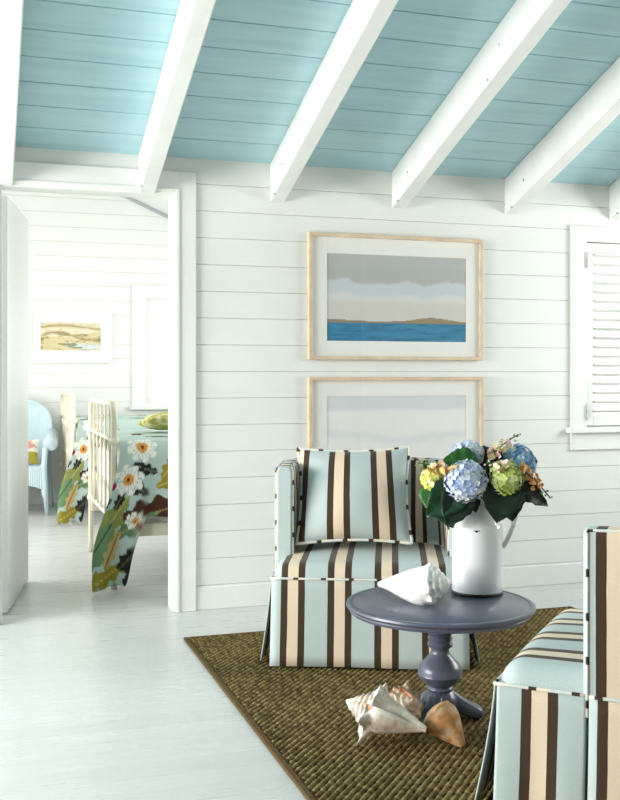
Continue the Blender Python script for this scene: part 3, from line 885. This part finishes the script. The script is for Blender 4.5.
def hydrangea(label, r, f, z, rad, cols, facing, leaves, squash=.82):
    t = thing('hydrangea', S0, label, 'flower', group='flowers in the jug')
    c = RGT * r + FWD * f + Vector((0, 0, z))
    fc = (RGT * facing[0] + FWD * facing[1] + Vector((0, 0, facing[2]))).normalized()
    mb = MB(); mb.tube(stem_path(c - fc * rad * .6), .0035, 7, col=GREEN); mb.build('stem', M['leaf'], t, smooth=True)
    mb = MB(); n = int(120 * (rad / .055) ** 1.3); ga = PI * (3 - math.sqrt(5))
    Rm = rot_to(fc)
    for k in range(n):
        zz = 1 - 1.55 * (k + .5) / n; rr = math.sqrt(max(0, 1 - zz * zz)); a = ga * k
        p = Vector((rr * math.cos(a), rr * math.sin(a), zz))
        q = Rm @ Vector((p.x, p.y, p.z * squash)); nn = (Rm @ p + Vector((random.uniform(-.35, .35), random.uniform(-.35, .35), random.uniform(-.3, .3)))).normalized()
        co = s2l(random.choice(cols))
        floret(mb, c + q * rad * random.uniform(.9, 1.04), nn, random.uniform(.0105, .0145), co)
    cz = MB(); cz.lathe([(0, -.75), (.55, -.6), (.8, -.25), (.84, 0), (.76, .35), (.5, .66), (.2, .8), (0, .83)], 14, cap=False, col=s2l(cols[2]))
    cz.xform(Matrix.Translation(c) @ Rm @ Matrix.Diagonal((rad, rad, rad * squash, 1))); mb.add(cz.v, cz.f, col=cz.c)
    mb.build('flower_head', M['petal'], t)
    for (lr, lf, lz, L, W, cr, colr, up, *bo) in leaves:
        base = c - fc * rad * .55
        if bo: base = c + RGT * bo[0][0] + FWD * bo[0][1] + Vector((0, 0, bo[0][2]))
        d = RGT * lr + FWD * lf + Vector((0, 0, lz))
        lb = leaf_mesh(base + d.normalized() * .012, d, RGT * up[0] + FWD * up[1] + Vector((0, 0, up[2])), L, W, cr, colr)
        lb.build('leaf', M['leaf'], t, smooth=True, solid=.0008)
    return t
PB = [(230, 236, 246), (212, 222, 243), (194, 209, 238), (232, 236, 240), (164, 182, 226), (208, 220, 240), (228, 232, 224)]
DB = [(140, 178, 212), (116, 160, 204), (158, 194, 218), (128, 172, 208), (176, 204, 218)]
LG = [(214, 224, 140), (198, 214, 112), (230, 236, 172), (186, 206, 100), (220, 228, 154)]
YG = [(228, 228, 130), (212, 216, 108), (236, 234, 168), (202, 208, 104)]
hydrangea('large pale blue hydrangea at the front of the jug bouquet', -.053, -.085, .396, .070, PB, (-.15, -1, .25),
          [(-.80, -.45, -.55, .175, .125, .15, MIDG, (-.2, -1, .3)), (-.45, -.6, -.80, .165, .12, .12, DARK, (-.1, -1, .2)), (.25, -.6, -.85, .10, .07, .10, DARK, (0, -1, .2)), (.8, -.5, -.1, .12, .09, .15, DARK, (0, -1, .2))])
hydrangea('pale blue hydrangea at the top of the bouquet behind the green leaf', -.028, .02, .478, .056, PB[:4], (0, -.5, .9),
          [(-1.0, -.20, .10, .125, .092, .12, LEAFG, (.1, -1, .45), (.035, -.062, -.022)), (.9, -.6, .4, .11, .08, .2, DARK, (0, -.9, .4)), (.9, -.4, -.2, .13, .10, .2, DARK, (0, -.9, .4))])
hydrangea('deep blue hydrangea at the right rear of the bouquet', .155, .035, .452, .062, DB, (.6, -.45, .5),
          [(-.9, -.4, .25, .14, .10, .2, DARK, (0, -.9, .4)), (-.9, -.4, -.15, .14, .11, .2, DARK, (0, -.9, .4)), (-.6, -.8, -.2, .13, .10, .2, DARK, (0, -.9, .4))])
hydrangea('lime green hydrangea at the right front of the bouquet', .084, -.075, .408, .058, LG, (.1, -1, .2),
          [(1.0, -.25, -.48, .165, .10, .2, DARK, (.15, -.8, .6)), (-.25, -.75, -.80, .165, .15, .12, DARK, (0, -1, .30)), (.15, -.45, -.9, .14, .12, .10, DARK, (.1, -1, .3)), (-.9, -.55, .1, .11, .09, .15, DARK, (0, -1, .35)), (.9, -.35, -.25, .13, .09, .2, DARK, (.1, -.8, .6))])
hydrangea('small yellow-green hydrangea at the left of the bouquet', -.158, -.035, .400, .040, YG, (-.35, -.9, .25),
          [(-.10, -.7, -.80, .125, .10, .10, LEAFG, (-.4, -1, .2)), (.30, -.5, -.9, .17, .12, .08, MIDG, (-.2, -1, .1)), (.75, -.4, -.6, .15, .12, .15, DARK, (-.1, -1, .3)), (.6, -.6, -.1, .12, .09, .15, DARK, (-.1, -1, .3))])

def sprig(label, base, tip, cols, budc, n=13):
    t = thing('snapdragon', S0, label, 'flower', group='flowers in the jug')
    b = RGT * base[0] + FWD * base[1] + Vector((0, 0, base[2])); e = RGT * tip[0] + FWD * tip[1] + Vector((0, 0, tip[2]))
    pts = stem_path(b)[:-1] + [b.lerp(e, k / 6) + Vector((0, 0, .006 * math.sin(k / 6 * PI))) for k in range(7)]
    mb = MB(); mb.tube(pts, .0026, 6, col=GREEN); mb.build('stem', M['leaf'], t, smooth=True)
    mb = MB(); mb2 = MB(); ax = (e - b).normalized()
    sd = ax.cross(Vector((0, 0, 1))).normalized(); u2 = sd.cross(ax)
    for k in range(n):
        f = k / (n - 1); c = b.lerp(e, f); a = k * 2.4
        out = (sd * math.cos(a) + u2 * math.sin(a)); sz = .0130 * (1 - .55 * f)
        if f < .68:
            for q in range(5):
                floret(mb, c + (out + Vector((random.uniform(-.5, .5), random.uniform(-.5, .5), random.uniform(-.5, .5)))) * (.010 * (1 - .5 * f) + q * .003), (out + ax * .6 + Vector((random.uniform(-.4, .4),) * 3)), sz, s2l(random.choice(cols)), 5)
        else:
            m = MB(); m.lathe([(0, 0), (sz * .5, sz * .5), (sz * .55, sz * 1.1), (0, sz * 1.9)], 8, cap=False, col=s2l(random.choice(budc)))
            m.xform(Matrix.Translation(c + out * .004) @ rot_to(out + ax * .9)); mb2.add(m.v, m.f, col=m.c)
    mb.build('blossoms', M['petal'], t); mb2.build('buds', M['leaf'], t, smooth=True)
PE = [(244, 208, 150), (240, 186, 110), (250, 226, 190), (238, 196, 140), (226, 170, 90)]
OR = [(240, 182, 112), (230, 158, 92), (246, 208, 156), (236, 176, 128)]
PK = [(248, 222, 214), (240, 226, 176), (244, 200, 196), (246, 232, 200)]
BG = [(150, 168, 92), (120, 146, 70), (178, 188, 120)]
sprig('peach snapdragon sprig at the left of the bouquet', (-.095, -.080, .425), (-.212, -.05, .455), PE, BG, 16)
sprig('pale pink snapdragon sprig above the lime green hydrangea', (.085, -.115, .445), (.012, -.115, .462), PK, PK, 8)
sprig('cream and green snapdragon sprig pointing up at the top right of the bouquet', (.045, -.02, .478), (.140, -.02, .552), PK, BG, 14)
sprig('orange snapdragon sprig drooping at the far right of the bouquet', (.140, -.08, .437), (.238, -.07, .338), OR, BG, 15)

# ------------------------------------------------------------------ sea shells
def shell_mesh(L, R, ts, turns, nsp, sph, lip, cols, aper, seed, spire_pow=.9, step=.10, canal=.10, nt=90, na=96, ribs=0, spw=.16, bpow=.95):
    """axis along +x: canal tip at x=0, apex at x=L. Spiral-stepped spire, spiked shoulder, flaring lip."""
    r_ = np.random.default_rng(seed)
    T = np.linspace(0, 1, nt); A = np.linspace(0, 2 * PI, na)
    TT, AA = np.meshgrid(T, A, indexing='ij'); fa = AA / (2 * PI)
    tt = np.clip(TT + ts / turns * (fa - .5) * sst(0, .05, TT), 0, 1)      # spiral shift
    sp = np.clip(tt / ts, 0, 1)
    rad = np.where(tt < ts, R * sp ** spire_pow, 0)
    w = np.clip((tt - ts) / (1 - ts), 0, 1)
    body = R * ((1 - w) ** bpow * (1 - canal) + canal) * (1 + .16 * np.sin(PI * w) * (1 - w))
    rad = np.where(tt < ts, rad, body)
    saw = (sp * turns) % 1.0
    rad *= np.where(tt < ts, 1 + step * (1 - np.abs(2 * saw - 1)) * 1.2, 1)
    grow = .86 + .24 * fa
    rad *= np.where(tt < ts, 1, 1 + (grow - 1) * np.minimum(1, w * 6))
    lipf = lip * sst(.82, 1.0, fa) * np.sin(PI * np.clip(w * 1.15, 0, 1)) ** .7
    rad *= 1 + lipf
    # spikes on the whorl shoulders
    sh = np.zeros_like(rad); slant = np.zeros_like(rad)
    for wh in range(3):
        tc = ts * (1 - wh / turns * 1.0)
        for k in range(nsp):
            ac = 2 * PI * (k + .3 * r_.random()) / nsp
            d = (np.angle(np.exp(1j * (AA - ac)))) / (2 * PI / nsp * .30)
            e = (tt - tc) / (spw * ts)
            amp = sph * (1 - .5 * wh) * (.55 + .6 * k / nsp) * (.8 + .4 * r_.random())
            g = np.exp(-(d ** 2) - e ** 2) ** 1.2
            sh += amp * g
    if ribs: rad *= 1 + .025 * np.sin(tt * ribs) * sst(.05, .3, w)
    rr = rad + sh
    X = L * (1 - TT) + .35 * sh
    P = np.stack([X, rr * np.cos(AA), rr * np.sin(AA)], -1)
    nz = vnoise(TT, fa, 8, 8, seed + 1)
    n2 = vnoise(TT, fa, 3, 26, seed + 2)
    c0, c1 = np.array(s2l(cols[0])), np.array(s2l(cols[1]))
    mix = np.clip(.35 + 1.5 * nz + .9 * n2, 0, 1)
    C = c0 + (c1 - c0) * mix[..., None]
    mb = MB(); mb.grid(P, col=C)
    # aperture: inner surface curling from the lip back into the body
    P2 = np.zeros((nt, 6, 3))
    for j in range(6):
        f = j / 5; a = 2 * PI + 0 * f
        ro = rr[:, -1] * (1 - f) + rr[:, 0] * .80 * f
        P2[:, j, 0] = X[:, -1] * (1 - f) + X[:, 0] * f
        P2[:, j, 1] = ro * math.cos(-.25 * math.sin(PI * f)); P2[:, j, 2] = ro * math.sin(-.25 * math.sin(PI * f))
    mb.grid(P2, col=np.broadcast_to(np.array(s2l(aper)), P2.shape))
    return mb
def place_shell(name, label, mb, mat, p, Rm, zrest, loc_xy):
    """turn the shell with Rm, then drop it so that its lowest point lies on zrest"""
    mb.xform(Rm)
    v = np.array(mb.v); c = (v.max(0) + v.min(0)) / 2
    lo = v[:, 2].min()
    mb.xform(Matrix.Translation((-c[0], -c[1], -lo)))
    o = mb.build(name, mat, None, smooth=True, angle=70)
    o.location = (loc_xy[0], loc_xy[1], zrest); tag(o, label, 'seashell')
    return o
def g2(lat, dep):   # ground point from sideways / forward distance
    q = RGT * lat + FWD * dep; return (q.x, q.y)
def axes(xdir, roll):
    """matrix sending +x to xdir (right, forward, up), rolled about it"""
    x = (RGT * xdir[0] + FWD * xdir[1] + Vector((0, 0, xdir[2]))).normalized()
    z = Vector((0, 0, 1)); y = z.cross(x).normalized(); z = x.cross(y)
    return Matrix((x, y, z)).transposed().to_4x4() @ Matrix.Rotation(roll, 4, 'X')

mb = shell_mesh(.255, .060, .27, 4, 11, .010, .25, ((240, 238, 232), (250, 249, 246)), (238, 226, 210), 11, .7, .14, .10, ribs=0, bpow=.8)
place_shell('conch_shell', 'white conch shell lying on the round table beside the jug', mb, M['shell_white'], None, axes((.90, -.42, .10), -1.9), .4025, g2(.345, 3.375))
mb = shell_mesh(.272, .064, .40, 6, 8, .044, .35, ((236, 216, 196), (252, 247, 240)), (226, 178, 140), 17, .85, .22, .12, ribs=0, spw=.085, nt=150, na=170)
place_shell('conch_shell', 'large knobbly cream conch shell on the rug at the front of the table', mb, M['shell'], None, axes((-.86, .40, .20), .55), .013, g2(.232, 3.155))
mb = shell_mesh(.16, .053, .30, 4, 9, .026, .40, ((226, 192, 156), (250, 240, 226)), (214, 140, 96), 23, .7, .16, .12, spw=.12, nt=120, na=140)
place_shell('conch_shell', 'smaller spiky conch behind the large one, its crown beside the pedestal', mb, M['shell'], None, axes((.50, -.62, .60), 1.6), .013, g2(.308, 3.332))
mb = shell_mesh(.145, .056, .16, 3, 7, .004, .18, ((206, 140, 82), (244, 212, 172)), (232, 190, 160), 31, .5, .05, .16, ribs=0, bpow=.75)
place_shell('whelk_shell', 'smooth orange-tan shell on the rug in front of the pedestal base', mb, M['shell'], None, axes((-.62, .48, .58), 2.6), .013, g2(.412, 3.172))

# ------------------------------------------------------------------ bedroom furniture
BX0, BX1 = 0.69, 2.72
def flower_pattern(S, T, motifs):
    """printed cotton: painter's list of motifs on a pale teal ground"""
    C = np.zeros(S.shape + (3,)) + np.array(s2l((178, 198, 190)))
    for m in motifs:
        k, cx, cy, r, a = m[:5]
        dx, dy = S - cx, T - cy
        if k == 'flower':
            rr = np.hypot(dx, dy); th = np.arctan2(dy, dx) + a
            ed = r * (.62 + .38 * np.abs(np.cos(th * 4)) ** .6)
            C = lerpc(C, (238, 236, 224), (rr < ed).astype(float)); C = lerpc(C, (178, 200, 200), ((rr < ed * .9) & (np.abs(np.sin(th * 8)) > .93) & (rr > r * .35)).astype(float))
            C = lerpc(C, (216, 150, 76), (rr < r * .36).astype(float)); C = lerpc(C, (96, 40, 40), (rr < r * .12).astype(float))
        elif k == 'leaf':
            u = dx * math.cos(a) + dy * math.sin(a); v = -dx * math.sin(a) + dy * math.cos(a)
            q = np.clip(u / r * .5 + .5, 0, 1); wd = r * m[6] * np.sin(PI * q ** .8) ** .8 * (1 + .25 * np.sin(q * 24))
            ins = (np.abs(u) < r) & (np.abs(v) < wd)
            C = lerpc(C, m[5], ins.astype(float)); C = lerpc(C, m[7], (ins & (np.abs(v) < .0035)).astype(float))
        elif k == 'berry':
            C = lerpc(C, m[5], (np.hypot(dx, dy) < r).astype(float))
    return C
BLK, OLV, MAR, GRN, TAN = (34, 38, 36), (150, 136, 52), (74, 44, 34), (96, 124, 86), (196, 170, 116)
def motifs(seed):
    L = [('leaf', .70, .70, .13, -.5, OLV, .36, (196, 180, 96)), ('leaf', .86, .66, .13, -1.0, BLK, .40, (90, 90, 60)), ('leaf', .93, .375, .19, -.30, MAR, .42, (150, 120, 70)), ('leaf', .84, .44, .13, -.55, GRN, .30, (150, 160, 110)),
         ('leaf', .70, .42, .17, -1.0, (140, 146, 84), .36, (190, 180, 120)), ('leaf', .64, .55, .15, -1.1, (108, 142, 104), .4, (60, 70, 50)),
         ('leaf', .82, .60, .10, -.9, BLK, .36, (90, 90, 60)), ('leaf', .72, .56, .11, -1.2, TAN, .3, (120, 90, 50)),
         ('leaf', .86, .14, .075, .25, BLK, .42, (120, 120, 100)), ('leaf', .82, .24, .085, .5, BLK, .40, (110, 110, 90)), ('leaf', .74, .30, .06, -1.1, BLK, .40, (110, 110, 90)),
         ('leaf', .655, .32, .05, -.7, BLK, .4, (90, 90, 70)),
         ('leaf', 1.00, .12, .085, -1.0, OLV, .42, (196, 180, 96)), ('leaf', .99, .21, .07, -.4, OLV, .42, (196, 180, 96)), ('leaf', .66, .12, .07, 1.0, OLV, .5, (96, 84, 40)),
         ('flower', .775, .20, .085, .3), ('flower', .84, .02, .085, 1.0), ('flower', .83, .42, .05, .2), ('berry', .85, .445, .018, 0, (120, 24, 44)), ('berry', 1.02, .40, .025, 0, (168, 30, 60)), ('berry', .69, .22, .022, 0, (150, 34, 70))]
    r = random.Random(seed)
    for k in range(70):
        x, y = r.uniform(.5, 2.6), r.uniform(-1.5, .6)
        if x < 1.08 and y > -.06: continue
        kind = r.random()
        if kind < .3: L.append(('flower', x, y, r.uniform(.06, .09), r.random() * 3))
        elif kind < .85: L.append(('leaf', x, y, r.uniform(.07, .14), r.random() * 6, r.choice([BLK, OLV, MAR, GRN, OLV]), .42, (170, 160, 110)))
        else: L.append(('berry', x, y, .02, 0, (160, 34, 66)))
    return L
def bed(y0, label, dlabel, seed):
    y1 = y0 + 1.21
    t = thing('iron_bed', (1.7, y0 + .6, 0), label, 'bed', group='iron beds in the bedroom')
    oz = Vector((1.7, y0 + .6, 0))
    def end(xe, top, name):
        mb = MB(); r = .10
        pts = [(xe, y0, 0)] + [(xe, y0, z) for z in np.linspace(.1, top - r, 8)] + [(xe, y0 + r - r * math.cos(a), top - r + r * math.sin(a)) for a in np.linspace(.2, PI / 2, 6)]
        pts += [(xe, y, top) for y in np.linspace(y0 + r + .1, y1 - r - .1, 6)] + [(xe, y1 - r + r * math.sin(a), top - r + r * math.cos(a)) for a in np.linspace(0, PI / 2 - .2, 6)]
        pts += [(xe, y1, z) for z in np.linspace(top - r, .1, 8)] + [(xe, y1, 0)]
        mb.tube([Vector(p) - oz for p in pts], .017, 10)
        fo = mb.build(name, M['cream_iron'], t, smooth=True)
        mb = MB()
        for z in (.80, .36): mb.tube([Vector((xe, y0, z)) - oz, Vector((xe, y1, z)) - oz], .010, 8)
        mb.build('cross_rail', M['cream_iron'], fo, smooth=True)
        for k in range(1, 6):
            y = y0 + 1.21 * k / 6
            mb = MB(); mb.lathe([(.007, .36), (.007, .50), (.013, .53), (.007, .56), (.007, .72), (.014, .76), (.007, .80), (.007, top - .01)], 8, c=(xe - oz.x, y - oz.y, 0))
            mb.build('spindle', M['cream_iron'], fo, smooth=True)
        for y in (y0, y1):
            for z in (.36, .80):
                mb = MB(); mb.lathe([(.018, -.018), (.026, -.008), (.026, .008), (.018, .018)], 10, c=(xe - oz.x, y - oz.y, z)); mb.build('collar', M['cream_iron'], fo, smooth=True)
    end(BX0, 1.0, 'footboard_frame'); end(BX1, 1.2, 'headboard_frame')
    for y in (y0 + .03, y1 - .03):
        mb = MB(); mb.box(BX0 - oz.x, BX1 - oz.x, y - .015 - oz.y, y + .015 - oz.y, .275, .345); mb.build('side_rail', M['cream_iron'], t, bevel=.004)
    mb = MB(); mb.box(BX0 + .03 - oz.x, BX1 - .03 - oz.x, y0 + .05 - oz.y, y1 - .05 - oz.y, .31, .71); mb.build('mattress', M['linen'], t, bevel=.05)
    # quilt lying over the mattress, its corner hanging to the floor
    d = thing('floral_quilt', (1.7, y0 + .6, 0), dlabel, 'quilt', group='floral quilts on the beds')
    nS, nT = 250, 210
    S = np.linspace(0, 1, nS); Tv = np.linspace(-1.30, .80, nT)     # negative: on top, positive: down the near side
    SS, TT = np.meshgrid(S, Tv, indexing='ij')
    foot = 0.72
    Xl = foot + (2.25 - foot) * SS ** 1.5
    # how far the near side hangs at this x
    hang = .455 + .375 * (1 - sst(.87, .93, Xl)) - .012 * np.sin(SS * 9)
    tt = np.where(TT > 0, TT / .80 * hang, TT)
    ztop = .795 + .02 * vnoise(SS, TT * .5 + 1, 6, 6, seed)
    rad = .07
    over = np.clip(tt, 0, None)
    ang = np.clip(over / rad, 0, PI / 2)
    Yn = y0 - .02
    Y = np.where(tt <= 0, Yn + rad - tt, Yn + rad - rad * np.sin(ang)); Z = np.where(tt <= 0, ztop, ztop - rad * (1 - np.cos(ang)) - np.clip(over - rad * PI / 2, 0, None))
    low = sst(.05, .7, over)
    X = Xl - .155 * low * (1 - sst(.78, 1.15, Xl)) 
    Y = Y - low * (.02 + .022 * np.sin(X * 38 + over * 5) * (1 - .5 * sst(0, .6, SS))) - .05 * low * (1 - sst(0, .25, SS))
    # foot edge sags in front of the mattress end
    # far edge drop
    Z = np.where(tt < -1.12, Z - (np.clip(-1.12 - tt, 0, None)) * 1.3, Z); Y = np.where(tt < -1.12, Yn + rad + 1.12 + (-1.12 - tt) * .3, Y)
    Z = np.maximum(Z, .02 + .01 * np.sin(X * 30))
    P = np.stack([X - 1.7, Y - y0 - .6, Z], -1)
    C = flower_pattern(Xl - .1 * low * (1 - sst(.78, 1.15, Xl)), tt - .05, motifs(seed))
    mb = MB(); mb.grid(P, col=C); mb.build('quilt_cloth', M['cloth'], d, smooth=True, solid=.012)
    return t
bed(5.58, 'cream iron bed nearer the doorway, its footboard to the left', 'floral quilt on the nearer bed, its corner hanging to the floor', 3)
bed(8.1, 'cream iron bed farther back in the bedroom, mostly hidden by the nearer one', 'floral quilt on the farther bed, seen between the footboard spindles', 4)

def cushion(name, label, w, h, th, colfn, Mx, mat):
    t = thing(name, (0, 0, 0), label, 'cushion'); U, V, X, Z, D = pillow_grid(w, h, th, 26)
    mb = MB()
    for sg in (-1, 1): mb.grid(np.stack([X, sg * D, Z], -1), col=colfn(U, V))
    mb.build('cover', mat, t, smooth=True); t.matrix_world = Mx
def olivecol(U, V):
    n = vnoise(U * .5 + .5, V * .5 + .5, 10, 10, 41); A = np.zeros(U.shape + (3,)) + np.array(s2l((186, 180, 96)))
    return lerpc(A, (226, 222, 176), (n > .05).astype(float))
cushion('bed_cushion', 'small yellow-green patterned cushion lying on the nearer bed', .30, .24, .11, olivecol,
        Matrix.Translation((1.10, 6.33, .872)) @ Matrix.Rotation(.2, 4, 'Z') @ Matrix.Rotation(math.radians(80), 4, 'X'), M['cloth'])

# blue wicker armchair in the far corner
wc = thing('wicker_armchair', (0.255, 8.98, 0), 'pale blue wicker armchair with rolled arms in the bedroom corner', 'armchair', math.radians(-6))
mb = MB()
def wick(path, r): mb.tube(path, r, 10)
U = np.linspace(0, 1, 24); 
P = np.zeros((24, 14, 3))
for i, f in enumerate(U):          # curved back
    a = PI * f
    x = -.30 * math.cos(a); yb = .12 + .16 * math.sin(a)
    top = .62 + .32 * math.sin(a) ** .6
    for j in range(14):
        g = j / 13; P[i, j] = (x * (1 + .05 * g), yb + .06 * g, .36 + (top - .36) * g)
mb.grid(P); mb.build('back', M['wicker'], wc, smooth=True, solid=.03)
mb = MB(); mb.tube([Vector(P[i, -1]) for i in range(24)], .022, 10); mb.build('back_roll', M['wicker'], wc, smooth=True)
for sg in (-1, 1):
    mb = MB(); Pm = np.zeros((12, 12, 3))
    for i in range(12):
        f = i / 11
        for j in range(12):
            g = j / 11; z = .14 + .42 * g + .0 * f
            Pm[i, j] = (sg * (.27 + .035 * math.sin(PI * g) * -1 + .03 * g), -.24 + .42 * f, z if j else .14 + .05 * math.sin(PI * f))
    mb.grid(Pm); mb.build('arm_panel', M['wicker'], wc, smooth=True, solid=.02)
    mb = MB(); mb.tube([(sg * .325, -.27, .575), (sg * .325, -.25, .59), (sg * .325, 0, .61), (sg * .32, .2, .65)], [.05, .06, .058, .05], 14); mb.build('arm_roll', M['wicker'], wc, smooth=True)
    mb = MB(); mb.tube([(sg * .285, -.255, .56), (sg * .275, -.255, .40), (sg * .285, -.255, .2), (sg * .30, -.27, 0)], [.022, .024, .024, .017], 10); mb.build('leg', M['wicker'], wc, smooth=True)
    mb = MB(); mb.tube([(sg * .29, .20, .5), (sg * .30, .23, .2), (sg * .32, .27, 0)], [.02, .02, .015], 10); mb.build('leg', M['wicker'], wc, smooth=True)
mb = MB(); mb.box(-.275, .275, -.25, .2, .34, .40); mb.build('seat', M['wicker'], wc, bevel=.015)
mb = MB(); Pm = np.zeros((20, 8, 3))
for i in range(20):
    f = i / 19
    for j in range(8):
        g = j / 7; Pm[i, j] = (-.275 + .55 * f, -.262, .40 - (.19 - .06 * math.sin(PI * f)) * g)
mb.grid(Pm); mb.build('apron', M['wicker'], wc, solid=.02)
def redcol(U, V):
    n = vnoise(U * .5 + .5, V * .5 + .5, 6, 6, 51); A = np.zeros(U.shape + (3,)) + np.array(s2l((232, 222, 204)))
    A = lerpc(A, (170, 150, 60), (V < -.1).astype(float)); return lerpc(A, (204, 150, 140), (n > .15).astype(float))
cushion('chair_cushion', 'red, cream and olive cushion on the seat of the wicker armchair', .44, .22, .11, redcol,
        Matrix.Translation((0.255, 8.93, .51)) @ Matrix.Rotation(math.radians(-6), 4, 'Z') @ Matrix.Rotation(math.radians(-22), 4, 'X'), M['cloth'])

# ------------------------------------------------------------------ light
def area(name, loc_, rot, sx, sy, power, colr=(1, 1, 1)):
    L = bpy.data.lights.new(name, 'AREA'); L.shape = 'RECTANGLE'; L.size = sx; L.size_y = sy; L.energy = power; L.color = colr
    o = bpy.data.objects.new(name, L); COL.objects.link(o); o.location = loc_; o.rotation_euler = rot; return o
area('daylight_left_window', (LX - .06, (OY0 + OY1) / 2, (OZ0 + OZ1) / 2), (0, -PI / 2, 0), OZ1 - OZ0, OY1 - OY0, 215, (1, .97, .93))
area('added_right_fill', (4.75, 3.4, 1.68), (0, PI / 2, 0), .85, 2.0, 42, (1, .99, .97))  # unseen source, added to brighten the upper right wall
area('added_bedroom_fill_right', (3.05, 7.4, 1.45), (0, PI / 2, 0), .9, 3.0, 28, (1, 1, 1))  # made-up source, added to light the bedroom from its right side
area('added_bedroom_fill_left', (-1.05, 7.1, 1.35), (0, -PI / 2, 0), 1.7, 3.0, 40, (1, 1, 1))  # second added bedroom fill, from an invented opening on the left
w = bpy.data.worlds.new('World'); scene.world = w; w.use_nodes = True
bg = w.node_tree.nodes['Background']; bg.inputs[0].default_value = (1.0, 0.985, 0.96, 1); bg.inputs[1].default_value = 1.3

# ------------------------------------------------------------------ camera
cam = bpy.data.cameras.new('Camera'); co = bpy.data.objects.new('Camera', cam); COL.objects.link(co)
co.location = (0, 0, 1.16); co.rotation_euler = (PI / 2, 0, VA)
cam.sensor_fit = 'HORIZONTAL'; cam.sensor_width = 36; cam.lens = 36 * 1018 / 620
cam.shift_y = -25 / 620; cam.clip_start = 0.05
scene.camera = co
vs = scene.view_settings
vs.view_transform = 'Standard'; vs.look = 'None'; vs.gamma = 1; vs.use_curve_mapping = False; vs.exposure = 0.55
